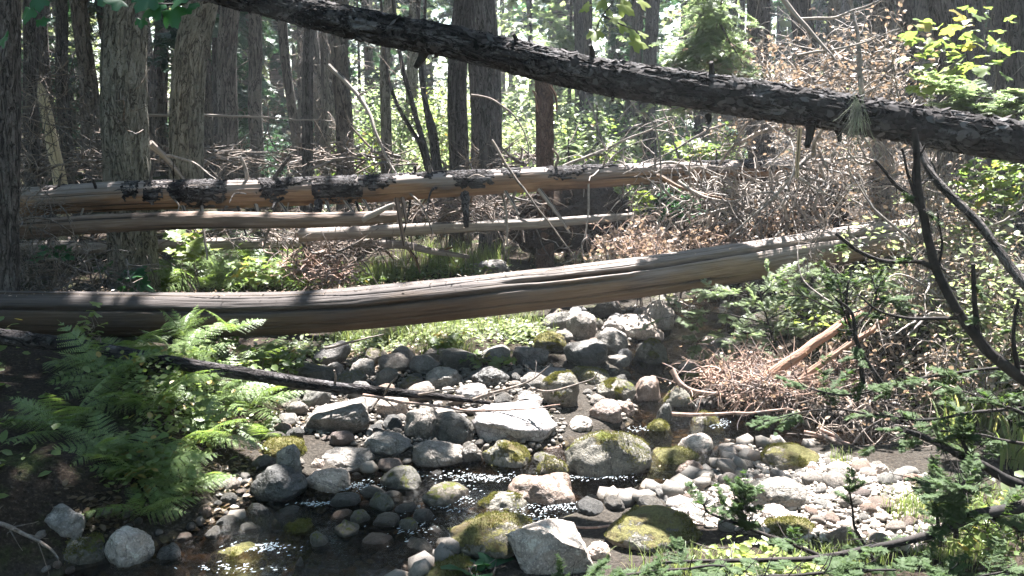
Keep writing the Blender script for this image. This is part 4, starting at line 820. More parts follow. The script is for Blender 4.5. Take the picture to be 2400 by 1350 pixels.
# forest of slimmer trunks further back: a few shared meshes, copies made in a loop
protos = []
for k in range(6):
    H = 15; zz = np.concatenate([np.linspace(0, 7, 70), np.linspace(7, H, 10)[1:]]); pl = np.stack([.12 * fbm(np.stack([zz * .25, zz * 0 + k, zz * 0], -1), 2, 5), .12 * fbm(np.stack([zz * .25, zz * 0 + k + 9, zz * 0], -1), 2, 5), zz - .2], -1)
    b = Buf(); addtube(b, pl, .12 * (1.08 - .6 * zz / H + .25 * np.exp(-zz / .3)), 26, bark_disp(k + 40, .09, 3, 6)); tm = b.mesh('trunk', M['bark_far'])
    K = 60; z = rng.uniform(.6, 10, K); a = rng.uniform(0, 6.28, K); st = np.stack([np.cos(a) * .09, np.sin(a) * .09, z], -1); d = np.stack([np.cos(a), np.sin(a), rng.normal(-.15, .3, K)], -1)
    PL = walks(st, d, rng.uniform(.4, 1.5, K), 8, .25, -.06); b = Buf(); addtubes(b, PL, .011, 3)
    i = rng.integers(0, K, 340); j = rng.integers(2, 8, 340); PL2 = walks(PL[i, j], rng.normal(0, 1, (340, 3)), rng.uniform(.1, .45, 340), 6, .35, -.15); addtubes(b, PL2, .0055, 3); dm = b.mesh('dead_branches', M['twig'])
    protos.append((tm, dm))
# conifer foliage boughs for crowns
def bough_pts(st, d, L, r=rng):
    n = 9; pl = walks([st], [d], L, n, .12, -.10, r)[0]; return pl
def needle_bough(b, PL, dens=60, size=.16, nl=.012, droop=.5, tw=1.0, m=7):
    """flat side sprays along each polyline (K,n,3)"""
    K, n, _ = PL.shape; t = rng.uniform(.12, 1, (K, dens)); u = t * (n - 1); i = np.minimum(u.astype(int), n - 2); f = (u - i)[..., None]
    k = np.arange(K)[:, None]; a, c = PL[k, i], PL[k, i + 1]; pos = (a + (c - a) * f).reshape(-1, 3); T = nrm((c - a)).reshape(-1, 3)
    side = nrm(np.cross(T, [0, 0, 1.])) * rng.choice([-1, 1], len(pos))[:, None]; D = nrm(side + T * .7 + np.array([0, 0, -droop]) * rng.uniform(0, 1, (len(pos), 1)) + rng.normal(0, .18, (len(pos), 3)))
    Z = nrm(np.cross(np.cross(D, [0, 0, 1.]), D) + rng.normal(0, .25, (len(pos), 3))); X = nrm(np.cross(D, Z)); Z = np.cross(X, D)
    ln = rng.uniform(.5, 1.2, len(pos)) * size * (1.15 - .7 * t.reshape(-1)) * tw
    T0 = np.array([[-.02, 0, 0], [.02, 0, 0], [.012, 1, -.05], [-.012, 1, -.05]])
    scatter(b, T0, QUADF, pos, X * 1, D, Z, ln)
    # needles combed along each side twig
    q = np.linspace(.1, .97, m); ps_ = (pos[:, None] + D[:, None] * (ln[:, None] * q[None])[..., None]); 
    for sg in (-1, 1):
        Yd = nrm(X * sg + D * .55)[:, None].repeat(m, 1).reshape(-1, 3) + rng.normal(0, .12, (len(pos) * m, 3)); Yd = nrm(Yd); Zn = np.repeat(Z, m, 0); Xn = nrm(np.cross(Yd, Zn)); Zn = np.cross(Xn, Yd)
        T1 = np.array([[-.11, 0, 0], [.11, 0, 0], [.09, 1, 0], [-.09, 1, 0]]); scatter(b, T1, QUADF, ps_.reshape(-1, 3), Xn, Yd, Zn, nl * rng.uniform(.7, 1.2, len(pos) * m))
    return b
def live_lower(k, zlo, zhi, K, L, mat):
    z = rng.uniform(zlo, zhi, K); a = rng.uniform(0, 6.28, K); st = np.stack([np.cos(a) * .06, np.sin(a) * .06, z], -1); d = np.stack([np.cos(a), np.sin(a), rng.normal(-.05, .15, K)], -1)
    PL = walks(st, d, rng.uniform(.5, 1, K) * L * (1.15 - .6 * (z - zlo) / (zhi - zlo)), 8, .12, -.12); return PL
lowb = []
for k in range(3):
    PL = live_lower(k, 1.2, 12, 60, 1.9, 'needle_far'); b = Buf(); addtubes(b, PL, .012, 3); needle_bough(b, PL, 22, .42, .15); lowb.append(b.mesh('boughs', M['needle_far'], attr=True))
filler = []
r2 = np.random.default_rng(12)
for k in range(3000):
    y = r2.uniform(15, 40); x = r2.uniform(-.72, .72) * y; px = 1200 + x / y * F * .985
    dens = 1. if px < 820 else (.16 if px < 1340 else (.5 if px < 1600 else .75))
    if r2.uniform() > dens: continue
    if any((x - a) ** 2 + (y - c) ** 2 < (.5 if px < 900 else 1.4) for a, c, *_ in filler) or any((x - t[0]) ** 2 + (y - t[1]) ** 2 < .5 for t in TREES): continue
    filler.append((x, y)); 
    if len(filler) >= 150: break
for k, (x, y) in enumerate(filler):
    tm, dm = protos[k % 6]; root = empty('tree', (x, y, float(hgt(x, y)))); s = r2.uniform(.5, 1.15); root.scale = (s, s, 1); root.rotation_euler = (r2.normal(0, .03), r2.normal(0, .03), r2.uniform(0, 6.28))
    tag(root, 'slim grey forest tree with dead twigs further back in the wood', 'tree', 'slim trees further back in the wood')
    link(bpy.data.objects.new('trunk', tm), root); link(bpy.data.objects.new('offshoots', dm), root)  # second mesh holds the trunk's dead branches
    px = 1200 + x / y * F
    if k % 4 == 0: o = link(bpy.data.objects.new('boughs', lowb[k % 3]), root); o.location.z = r2.uniform(0, 3)
    TREES.append((x, y, root, 15, np.array([0, 0, 1.]), np.array([x, y, float(hgt(x, y))]), .1 * s))
# ================================================================ canopy: crown clumps added along the sun rays to shade chosen ground
LIT = [(-.1, 8.2, 2.6, 1.5), (-3.0, 8.7, 2.2, 1.3), (-2.1, 5.2, 1.3, 1.3), (.15, 5.2, .95, .7), (2.1, 4.6, 1.7, .85), (1.7, 8.2, 1.3, 1.9), (3.4, 6.8, 1.9, 2.2), (4.0, 10.5, 2.8, 2.4), (.15, 3.95, 1.1, .75), (1.2, 6.9, .8, 1.1), (-.5, 19, 5.2, 8.5), (3.2, 5.3, 1.1, 1.2), (2.2, 3.2, 2.2, .9), (-1.45, 3.85, .3, .3), (-.75, 5.3, .6, .4), (-.9, 4.6, .4, .25), (1.8, 5.7, .9, .6), (8, 15, 4, 4),
  (-.8, 5.6, 1.4, .35), (-1.35, 3.75, .6, .4), (.3, 4.45, .5, .2), (.6, 6.0, 1.4, .5), (2.2, 6.9, 1.2, .6), (-2, 7.6, 2.4, .7), (1, 8, 2.6, .8), (2, 2.6, 2.5, .9), (4.4, 4.4, 1.6, 1.6), (1.6, 1.6, 2.4, .9), (.4, 1.7, .8, .6), (2.2, 5.1, 1.2, .6), (1.5, 10.5, 2.2, 1.2)]
DARK = [(-3.1, 3.8, 1.2, 1.1), (-3.9, 4.6, 1.5, 1.0), (-.75, 4.2, .4, .2), (-4.6, 6.3, 1.5, 1.4), (.6, 9.7, .7, .35), (1.0, 4.72, .3, .15)]
def litf(x, y, dk=True):
    L = 0 * x
    for cx, cy, a, c in LIT: L = np.maximum(L, 1 - sm(.75, 1.15, np.hypot((x - cx) / a, (y - cy) / c)))
    for cx, cy, a, c in (DARK if dk else []): L = np.minimum(L, sm(.8, 1.15, np.hypot((x - cx) / a, (y - cy) / c)))
    return L
def canopy():
    r = np.random.default_rng(5); cl = []
    def put(X, Y, rad, leaf, n, zlo=7., zhi=13.):
        z = r.uniform(zlo, zhi); c = np.array([X, Y, 0]) + SUN * (z / SUN[2]); cl.append((c, rad, leaf, n))
    for k in range(6200):
        X, Y = r.uniform(-11, 11), r.uniform(-2, 27); l = min(1., 1.6 * float(litf(X, Y))); nz = float(fbm(np.array([X * 1.3, Y * 1.3, 0.]), 3, 77)); px = X / max(Y, 2.)
        p = (1 - l) * float(np.clip(.62 + 1.5 * nz, .05, 1.)) + 0.0015
        if any(math.hypot((X - a) / c_, (Y - b_) / e) < 1 for a, b_, c_, e in DARK): p = 1.
        if Y > 11: p *= .45 if px < -.14 else .12
        if r.uniform() < p: put(X, Y, r.uniform(.3, .5), .085, 95)
    for k in range(500):
        X, Y = r.uniform(-30, 30), r.uniform(-4, 40)
        if abs(X) < 11 and Y < 27: continue
        if r.uniform() < .8: put(X, Y, 1.2, .3, 120)
    xy = np.array([[t[0], t[1]] for t in TREES]); owner = {}
    big = [i for i, t in enumerate(TREES) if t[3] > 12]
    for c, rad, leaf, n in cl:
        i = big[int(np.argmin(np.hypot(xy[big, 0] - c[0], xy[big, 1] - c[1])))]; owner.setdefault(i, []).append((c, rad, leaf, n))
    for i, L in owner.items():
        gx, gy, root, H, d, base_, r0 = TREES[i]; b = Buf(); st, en = [], []
        for c, rad, leaf, n in L:
            q = nrm(r.normal(0, 1, (n, 3))) * (rad * r.uniform(.15, 1, (n, 1)) ** .5) * [1, 1, .6]; A, B_, C = frames(n, .6, r)
            scatter(b, QUAD, QUADF, c + q, A, B_, C, r.uniform(.6, 1.5, n) * leaf)
            if math.hypot(c[0] - gx, c[1] - gy) > 3.2 or r.uniform() < .5: continue
            zb = min(max(c[2] - .35 * math.hypot(c[0] - gx, c[1] - gy), 5.5), H - .5); st.append(base_ + d * zb); en.append(c)
        if not st: st, en = [base_ + d * 8], [base_ + d * 8.4]
        st, en = np.array(st), np.array(en); t = np.linspace(0, 1, 7)[None, :, None]; PL = st[:, None] * (1 - t) + en[:, None] * t + np.array([0, 0, 1.]) * (.6 * t * (1 - t)); addtubes(b, PL, .01, 3)
        o = b.obj('crown', M['needle_far']); inv = root.matrix_world
        bpy.context.view_layer.update(); o.parent = root; o.matrix_parent_inverse = root.matrix_world.inverted()
canopy()
# ================================================================ plants
def frond_mesh(name, L=.7, pairs=22, seed=0, droop=.55, mat='fern'):
    r = np.random.default_rng(seed); b = Buf(); s = np.linspace(0, 1, 30); pl = np.stack([s * 0, L * (s * .92 + .02 * np.sin(s * 5)), L * (.32 * s - droop * s ** 2 * .85)], -1)
    addtube(b, pl, np.linspace(.0035, .001, 30), 4, None, False); pos, Xs, Ys, Zs, sc = [], [], [], [], []
    for k in range(pairs):
        t = .14 + .84 * (k + .5) / pairs; i = int(t * 29); p = pl[i]; T = nrm(pl[min(i + 1, 29)] - pl[max(i - 1, 0)])
        w_ = L * .30 * math.sin(math.pi * min(1, (t * .92 + .12)) ** .9) ** .8 * (1 - .25 * t)
        for sg in (-1, 1):
            D = nrm(np.array([sg, 0, 0]) + T * (.25 + .35 * t) + np.array([0, 0, -.18 + r.normal(0, .07)])); N = nrm(np.cross(np.cross(D, T) * sg * -1, D)) ; N = nrm(np.cross(D, np.cross(np.array([0, 0, 1.]) , D)))
            m = 11; q = (np.arange(m) + .6) / m
            for sd in (-1, 1):
                pp = p + D * (q * w_)[:, None] + np.array([0, 0, -1.]) * (q ** 2 * w_ * .12)[:, None]; side = nrm(np.cross(N, D)) * sd
                Yd = nrm(np.tile(side + D * .55, (m, 1)) + r.normal(0, .08, (m, 3))); Z = nrm(np.tile(N, (m, 1)) + r.normal(0, .15, (m, 3))); X = nrm(np.cross(Yd, Z)); Z = np.cross(X, Yd)
                pos.append(pp); Xs.append(X); Ys.append(Yd); Zs.append(Z); sc.append((.019 * L / .7) * (.45 + .55 * min(1., w_ / (.2 * L))) * (1.1 - q * .7))
    tm = np.array([[-.34, 0, 0], [.34, 0, 0], [.3, .6, .03], [0, 1, -.03], [-.3, .6, .03]]); f = np.array([[0, 1, 2, 4]])
    P_, X_, Y_, Z_, S_ = map(np.concatenate, (pos, Xs, Ys, Zs, sc)); scatter(b, tm, f, P_, X_, Y_, Z_, S_); n0 = b.F[4][-1]; base_i = n0[:, 0]
    b.F[3].append(np.stack([base_i + 4, base_i + 2, base_i + 3], -1)); return b.mesh(name, M[mat])
FR = [frond_mesh('frond', .7, 17, k, [.5, .7, .3][k % 3]) for k in range(5)]
def fern(px, py, size_px, n, label, y=None, tilt=.35, group=None, yaw0=None, spread=6.28):
    if y is None: c, t = G(px, py)
    else: c = P(px, py, y)
    root = empty('fern', c); tag(root, label, 'fern', group); t = c[1]; s = 1.14 * size_px * t / F / .7
    for k in range(int(n * 1.5)):
        o = link(bpy.data.objects.new('frond', FR[int(rng.integers(5))]), root); a = (k + rng.uniform(-.3, .3)) / int(n * 1.5) * spread + (yaw0 or 0)
        o.rotation_euler = (rng.uniform(-.1, .75) + tilt * .3, rng.normal(0, .25), a); ss = s * rng.uniform(.65, 1.15); o.scale = (ss, ss, ss)
    return root
FN = [(620, 1030, 90, 7, 'little fern between the fern bank and the mossy flat stone'), (150, 1010, 170, 10, 'big shaded fern spreading its fronds at the left above the dark hollow'), (250, 900, 180, 10, 'lady fern with long sunlit fronds under the dark sloping branch'),
 (360, 960, 170, 11, 'dense fern in the middle of the fern bank, half sunlit'), (330, 1120, 170, 11, 'fern with one white-bright frond hanging low over the water edge'),
 (330, 1210, 150, 9, 'lowest dark fern drooping to the upright angular stone'), (460, 1040, 170, 11, 'deep green fern right of the half sunlit one, fanning towards the creek'),
 (500, 930, 170, 9, 'bright fern reaching right over the first creek stones'), (590, 960, 130, 8, 'rightmost fern of the bank with arched light fronds'),
 (420, 850, 150, 9, 'sunlit fern just under the smooth stripped log'), (300, 830, 130, 8, 'small fern between the stripped log and the sloping branch'), (560, 860, 130, 8, 'fern above the sloping branch near its middle'), (200, 870, 130, 7, 'shady small fern at the left end of the sloping branch'),
 (440, 1150, 130, 9, 'dark fern hanging over the pool left of the low wet stone'), (250, 1060, 130, 8, 'fern in the dark gap below the big shaded fern')]
for f_ in FN: fern(*f_)
for q in [(430, 790, 95, 7, 'dark fern standing in front of the stripped log', 5.5, 1.0), (540, 780, 90, 6, 'smaller dark fern right of the first one before the log', 5.6, .9)]: fern(q[0], q[1], q[2], q[3], q[4], q[5], q[6])
for k, (px, py) in enumerate([(480, 672), (560, 660), (640, 672), (700, 655), (430, 668), (540, 640), (600, 640), (390, 680), (660, 635)]):
    c, t = G(px, py); fern(px, py, 165, 10, 'pale sunlit fern behind the stripped log beside the stoutest tree', group='sunlit ferns behind the stripped log')
# leafy plants ---------------------------------------------------------------
def leafy(buf, centre, rad, n, size, tm=LOB, tf=LOBF, tilt=.35, squash=.5, r=rng):
    q = nrm(r.normal(0, 1, (n, 3))) * (r.uniform(0, 1, (n, 1)) ** .45) * np.asarray(rad); A, B_, C = frames(n, tilt, r); scatter(buf, tm, tf, np.asarray(centre) + q, A, B_, C, size * r.uniform(.6, 1.25, n)); return buf
def shrub(name, label, px, py, y, rpx, n, size, mat, tm=LOB, tf=LOBF, hpx=None, stems=6, cat='shrub', group=None, tilt=.4, ground=True):
    c = P(px, py, y); rad = rpx * y / F; rh = (hpx or rpx * .7) * y / F; root = empty(name, (c[0], c[1], float(hgt(c[0], c[1])))); tag(root, label, cat, group)
    b = Buf(); leafy(b, c, (rad, rad, rh), n, size, tm, tf, tilt); o = b.obj('leaves', M[mat]); keep(o, root)
    K = stems; st = np.tile([[c[0], c[1], float(hgt(c[0], c[1]))]], (K, 1)) + rng.normal(0, .05, (K, 3)) * [1, 1, 0]; en = c + rng.uniform(-.8, .8, (K, 3)) * [rad, rad, rh]
    t = np.linspace(0, 1, 8)[None, :, None]; PL = st[:, None] * (1 - t) + en[:, None] * t + .03 * rng.normal(0, 1, (K, 8, 3)) * (t > 0) + np.array([0, 0, .2 * rad]) * (4 * t * (1 - t)); b = Buf(); addtubes(b, PL, .006, 4); keep(b.obj('stems', M['twig']), root); return root
SH = [
 ('leafy_plant', 'sunlit big-leaved plant right of the stoutest tree above the ferns', 450, 585, 8.8, 60, 30, .17, 'leaf_yellow', 24), ('leafy_plant', 'bright broad-leaved plant behind the lowest grey pole', 430, 545, 9.0, 60, 24, .16, 'leaf', 22),
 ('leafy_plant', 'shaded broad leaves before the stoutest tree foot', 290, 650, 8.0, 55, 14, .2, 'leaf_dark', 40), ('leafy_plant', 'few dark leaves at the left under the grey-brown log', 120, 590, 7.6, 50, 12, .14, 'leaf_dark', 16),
 ('leafy_plant', 'yellow-green leafy plant among the ferns behind the stripped log', 590, 640, 8.6, 70, 90, .11, 'leaf', 40), ('leafy_plant', 'low bright herb patch between ferns and brown twigs', 650, 630, 8.9, 60, 110, .08, 'leaf', 28),
 ('leafy_plant', 'small-leaved plant climbing over the stripped log at the left', 215, 760, 5.6, 34, 22, .075, 'leaf_yellow', 55), ('leafy_plant', 'bright low plants under the stripped log by the ferns', 480, 800, 6.1, 90, 110, .075, 'leaf', 28), ('leafy_plant', 'mixed herbs above the first creek stones', 640, 850, 6.0, 80, 150, .055, 'leaf', 36), ('leafy_plant', 'yellow herb inside the dark fern over the pool', 355, 1090, 4.6, 32, 34, .055, 'leaf_yellow', 95),
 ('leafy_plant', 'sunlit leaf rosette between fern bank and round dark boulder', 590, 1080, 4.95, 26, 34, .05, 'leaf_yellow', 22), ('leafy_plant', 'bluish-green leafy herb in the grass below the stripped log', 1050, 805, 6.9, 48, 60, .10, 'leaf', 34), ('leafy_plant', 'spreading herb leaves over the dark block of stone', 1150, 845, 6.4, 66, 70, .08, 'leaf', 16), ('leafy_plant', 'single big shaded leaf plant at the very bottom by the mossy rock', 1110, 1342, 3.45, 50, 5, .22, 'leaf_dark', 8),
 ('leafy_plant', 'yellow-leaved bush under the right end of the stripped log', 2050, 680, 6.8, 62, 130, .085, 'leaf_yellow', 60), ('leafy_plant', 'pale-leaved bush right of the yellow-leaved bush', 2150, 700, 6.6, 80, 110, .08, 'leaf', 44), ('leafy_plant', 'scattered bright leaves on the right bank under the conifer twigs', 1900, 745, 6.5, 110, 60, .065, 'leaf_yellow', 26),
 ('leafy_plant', 'deep green bush in the shade of the brush behind the stripped log', 1590, 480, 9.3, 56, 130, .09, 'leaf_dark', 50), ('leafy_plant', 'bright leafy sprout beside the deep green bush', 1505, 475, 9.2, 30, 44, .09, 'leaf_yellow', 30), ('leafy_plant', 'low green leaves beyond the bark-shedding log, right of the dark leaning trunk', 1640, 350, 12, 90, 260, .11, 'leaf', 26), ('leafy_plant', 'green ground leaves between the trunks behind the reddish snag', 1430, 350, 13, 80, 220, .10, 'leaf_far', 30),
 ('maple_shrub', 'broad-leaved maple bush in front of the dark right-hand trunks', 2250, 110, 6.8, 130, 90, .13, 'leaf', 95), ('maple_shrub', 'yellow-green maple twigs just above the dark leaning trunk at the right', 2180, 190, 6.6, 60, 30, .12, 'leaf_yellow', 45), ('maple_shrub', 'pale leaves over the dark leaning trunk near the edge', 2180, 265, 6.6, 90, 60, .09, 'leaf_far', 30),
 ('leafy_plant', 'bright leafy thicket under the dark leaning trunk at the right edge', 2330, 430, 6.6, 95, 260, .085, 'leaf', 70), ('leafy_plant', 'second leafy thicket lower at the right edge', 2290, 560, 6.4, 90, 120, .07, 'leaf_far', 55), ('leafy_plant', 'light green weeds in the lower right corner below the dark branch', 2330, 1230, 3.3, 120, 420, .035, 'leaf', 90), ('leafy_plant', 'sunny weeds under the conifer twigs at the bottom', 1790, 1330, 3.25, 180, 360, .032, 'leaf_yellow', 34),
]
for k, q in enumerate(SH):
    nm, lb, px, py, y, rp, n, sz, mt, hp = q; sm_ = sz < .06
    shrub(nm, lb, px, py, y, rp, n, sz * (1 if not sm_ else 1.2), mt, LEAF if sm_ else LOB, LEAFF if sm_ else LOBF, hp, 5, 'plant' if nm != 'maple_shrub' else 'shrub', None, .4)
# leaves hanging into the picture from overhanging maple branches
def hang(label, y, mat, stems, leaves, size):
    root = empty('maple_branch', P(*stems[0][0], y)); tag(root, label, 'branch')
    b = Buf()
    for L in stems: addtube(b, spline([P(a, c, y) for a, c in L], 16), np.linspace(.006, .0025, 16), 6)
    keep(b.obj('stem', M['bark_mid']), root); b = Buf()
    for px, py, s, a in leaves:
        Z = nrm(np.array([rng.normal(0, .3), -.75 + rng.normal(0, .2), .6])); Yv = np.array([math.sin(a), 0, math.cos(a)]); Yv = nrm(Yv - (Yv @ Z) * Z); b_ = np.cross(Yv, Z)
        scatter(b, LOB, LOBF, P(px, py, y)[None], b_[None], Yv[None], Z[None], s * y / F * 1.25)
    keep(b.obj('leaves', M[mat]), root); return root
hang('bright yellow-green maple leaves hanging in front of the dark leaning trunk', 4.2, 'leaf_yellow', [[(1470, -60), (1440, 0), (1410, 40), (1395, 75)], [(1410, 35), (1450, 55), (1490, 70)]],
   [(1395, 72, 38, 3.1), (1405, 40, 34, 2.2), (1430, 45, 30, 1.6), (1450, 55, 38, 2.0), (1475, 70, 36, 1.9), (1480, 95, 46, 1.8), (1455, 8, 44, 2.3), (1420, 2, 34, 4), (1495, 0, 40, 1.5), (1380, 10, 30, 4.2), (1500, 78, 26, 1.3), (1425, 25, 22, 2.9)], .1)
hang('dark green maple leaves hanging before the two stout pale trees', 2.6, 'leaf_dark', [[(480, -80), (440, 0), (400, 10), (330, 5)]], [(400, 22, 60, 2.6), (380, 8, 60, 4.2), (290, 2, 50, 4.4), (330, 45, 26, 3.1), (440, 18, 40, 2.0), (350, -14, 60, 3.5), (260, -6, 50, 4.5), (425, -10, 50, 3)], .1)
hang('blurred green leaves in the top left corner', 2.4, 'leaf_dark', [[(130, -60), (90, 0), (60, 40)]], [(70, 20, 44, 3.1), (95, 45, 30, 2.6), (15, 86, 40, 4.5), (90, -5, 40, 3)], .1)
# grass: nobody could count it
def grass(name, label, pts, n, h, mat='grass', y=None, curve=.5, wd=.035):
    pos = []
    ar = np.array(pts, float)[rng.integers(0, len(pts), n)]; pos = Gn(ar[:, 0] + rng.normal(0, .5, n) * ar[:, 2], ar[:, 1] + rng.normal(0, .5, n) * ar[:, 3]); pos[:, 2] = hgt(pos[:, 0], pos[:, 1]); K = len(pos); yaw = rng.uniform(0, 6.28, K); s = np.linspace(0, 1, 6); cu = rng.uniform(.1, 1.2, K) * curve
    hh_ = h * rng.uniform(.4, 1.3, K); out = np.stack([np.cos(yaw), np.sin(yaw), 0 * yaw], -1); sd = np.stack([-np.sin(yaw), np.cos(yaw), 0 * yaw], -1)
    C = pos[:, None] + out[:, None] * (cu * hh_)[:, None, None] * (s ** 2)[None, :, None] + np.array([0, 0, 1.]) * (hh_[:, None] * (s - .45 * (cu / 1.)[:, None] * s ** 3))[..., None]
    wv = (wd * hh_ * .35)[:, None] * (1 - s ** 1.5)[None] + .0006; V = np.stack([C - sd[:, None] * wv[..., None], C + sd[:, None] * wv[..., None]], 2)
    k, i = np.meshgrid(np.arange(K), np.arange(5), indexing='ij'); b0 = k * 12 + i * 2; b = Buf().add(V, np.stack([b0, b0 + 1, b0 + 3, b0 + 2], -1).reshape(-1, 4), np.repeat(pos, 12, 0)); return tag(b.obj(name, M[mat]), label, kind='stuff')
grass('grass', 'long thin bright grass behind the stripped log', [(960, 640, 100, 16), (880, 655, 90, 10), (1060, 630, 90, 14), (1130, 615, 60, 12), (1020, 600, 90, 10)], 1700, .26)
grass('grass', 'short grass on the stony ground below the stripped log', [(1000, 790, 120, 26), (1120, 775, 110, 20), (900, 800, 90, 22), (1230, 760, 60, 16), (1040, 830, 70, 14), (820, 800, 70, 16), (1000, 760, 160, 16)], 1700, .21, wd=.022, curve=.8)
grass('grass', 'tall grass blades on the right bank above the dark branch', [(2320, 1010, 50, 34), (2250, 960, 40, 30), (2380, 1080, 40, 30), (2240, 1040, 40, 20)], 300, .30, wd=.07)
grass('grass', 'sunny grass in the lower right corner', [(2320, 1210, 100, 50), (2250, 1300, 110, 40), (2150, 1200, 60, 30), (1960, 1330, 150, 24), (1650, 1340, 160, 20)], 1800, .11)
grass('grass', 'tuft of grass at the far edge of the gravel bar', [(1965, 1090, 30, 8)], 60, .10)
def ground_leaves(name, label, areas, n, size, mat, lift=.06, tm=LEAF, tf=LEAFF, tilt=.45):
    pos = []
    ar = np.array(areas, float)[rng.integers(0, len(areas), n)]; pos = Gn(ar[:, 0] + rng.normal(0, .5, n) * ar[:, 2], ar[:, 1] + rng.normal(0, .5, n) * ar[:, 3]); pos[:, 2] = hgt(pos[:, 0], pos[:, 1]) + rng.uniform(.005, 1, len(pos)) ** 1.5 * lift; A, B_, C = frames(len(pos), tilt); b = Buf(); scatter(b, tm, tf, pos, A, B_, C, size * rng.uniform(.5, 1.3, len(pos))); return tag(b.obj(name, M[mat]), label, kind='stuff')
ground_leaves('ground_cover', 'small bright herbs on the stony ground below the stripped log', [(1000, 790, 150, 30), (1150, 780, 120, 26), (870, 820, 90, 26), (1230, 790, 70, 20), (700, 830, 100, 30)], 2300, .045, 'leaf_far', .09)
ground_leaves('ground_cover', 'low sunlit herbs behind the stripped log', [(960, 650, 120, 14), (850, 660, 90, 10), (640, 660, 150, 30), (1100, 640, 80, 12)], 1600, .06, 'leaf', .1)
ground_leaves('ground_cover', 'undergrowth leaves on the fern bank', [(350, 900, 180, 60), (450, 1000, 130, 70), (560, 900, 120, 50), (350, 1120, 90, 60)], 1500, .05, 'leaf', .18)
ground_leaves('ground_cover', 'green leaves over the right bank', [(1850, 720, 200, 40), (2100, 700, 150, 60), (2250, 800, 120, 90), (2200, 950, 150, 60)], 1700, .055, 'leaf_far', .2)
ground_leaves('leaf_litter', 'dark wet leaves on the bare soil between ferns and pool', [(560, 1120, 60, 60), (520, 1230, 60, 40), (250, 1200, 100, 60), (640, 1000, 50, 40)], 700, .04, 'wet_leaf', .02, tilt=.3)
ground_leaves('leaf_litter', 'brown fallen leaves and needles on the forest floor', [(200, 720, 200, 60), (1500, 620, 300, 40), (1950, 700, 300, 90), (2100, 900, 200, 80), (700, 720, 300, 40), (900, 840, 200, 30), (1250, 560, 200, 40)], 3200, .045, 'brown_leaf', .03, tilt=.5)
# glade behind: bright understory bushes, and the far wood
def bush(k, x, y, rad, h, n, size, mat, lb, grp):
    z = float(hgt(x, y)); root = empty('bush', (x, y, z)); tag(root, lb, 'bush', grp); b = Buf(); m = 7; cs = rng.normal(0, .45, (m, 3)) * [rad, rad, h * .4] + [0, 0, h * .5]
    for c in cs: leafy(b, c, (rad * .55, rad * .55, h * .3), n // m, size, LEAF, LEAFF, .7)
    link_ = b.obj('leaves', M[mat], root); PL = walks(np.zeros((9, 3)), rng.normal(0, .35, (9, 3)) + [0, 0, 1], rng.uniform(.6, 1., 9) * h, 8, .15); b = Buf(); addtubes(b, PL, .012, 3); b.obj('stems', M['twig'], root)
for k in range(70):
    y = rng.uniform(13.5, 24); px = rng.uniform(830, 1420) if k < 56 else rng.uniform(1420, 1700); bush(k, (px - 1200) / F * y, y, rng.uniform(.5, 1.1), rng.uniform(.7, 2.2), 700, .085, ['leaf_far', 'leaf_far', 'leaf', 'needle_lit'][k % 4], 'bright leafy bush in the sunlit glade beyond the logs', 'bushes of the sunlit glade')
for k in range(26):
    y = rng.uniform(13.5, 24); px = rng.uniform(350, 830) if k % 2 else rng.uniform(1700, 2400); bush(k, (px - 1200) / F * y, y, rng.uniform(.4, .8), rng.uniform(.4, 1.2), 420, .075, ['leaf_far', 'needle_far'][k % 2], 'small green bush among the shaded trunks', 'bushes among the shaded trunks')
def conifer(label, x, y, H, L, K, mat, zlo=.3, dens=26, size=.3, wd=.1, group=None, trunkr=.05):
    z = float(hgt(x, y)); root = empty('conifer', (x, y, z)); tag(root, label, 'conifer', group); b = Buf(); addtube(b, spline([(0, 0, -.1), (.03, 0, H * .5), (0, .02, H)], 20), np.linspace(trunkr, .008, 20), 8); b.obj('trunk', M['bark_mid'], root)
    zz = rng.uniform(zlo, H * .97, K); a = rng.uniform(0, 6.28, K); d = np.stack([np.cos(a), np.sin(a), rng.normal(.0, .15, K)], -1); PL = walks(np.stack([0 * zz, 0 * zz, zz], -1), d, L * (1.08 - zz / H) * rng.uniform(.7, 1.1, K), 8, .1, -.08)
    b = Buf(); addtubes(b, PL, .008, 3); needle_bough(b, PL, dens, size, wd); b.obj('crown', M[mat], root); return root
for px, y, H, L, lb in [(1330, 20, 8, 2.6, 'tall pale-green drooping conifer behind the glade, left of the maple leaves'), (1240, 24, 9, 2.8, 'light feathery conifer at the back of the bright glade'), (1590, 18, 13, 2.6, 'dark green conifer in the shade right of the dark leaning trunk'), (1450, 24, 9, 2.5, 'dark conifer far behind the maple leaves'), (1330, 11.6, 1.6, .8, 'small young fir standing right of the reddish snag'), (1395, 13, 2.0, .8, 'slender young fir between snag and dark trunks'), (560, 20, 7, 1.8, 'bluish-green conifer in the gap right of the wide dark grey trunk'), (620, 24, 8, 2, 'bluish conifer farther back in the same gap'), (850, 22, 7, 2.2, 'conifer with hanging boughs above the glade, behind the dark leaning trunk'), (1000, 26, 9, 2.6, 'conifer behind the thin stem cluster'), (240, 24, 8, 2.2, 'shaded conifer seen between the leftmost slim trunks'), (60, 20, 8, 2, 'dark conifer in the left corner of the wood')]:
    conifer(lb, (px - 1200) / F * y, y, H, L, int(26 + H * 6), 'needle_lit' if px in (1330, 1240, 1395) else 'needle_far', dens=20 if y > 14 else 30, size=.3 if y > 14 else .16, wd=.10 if y > 14 else .035)
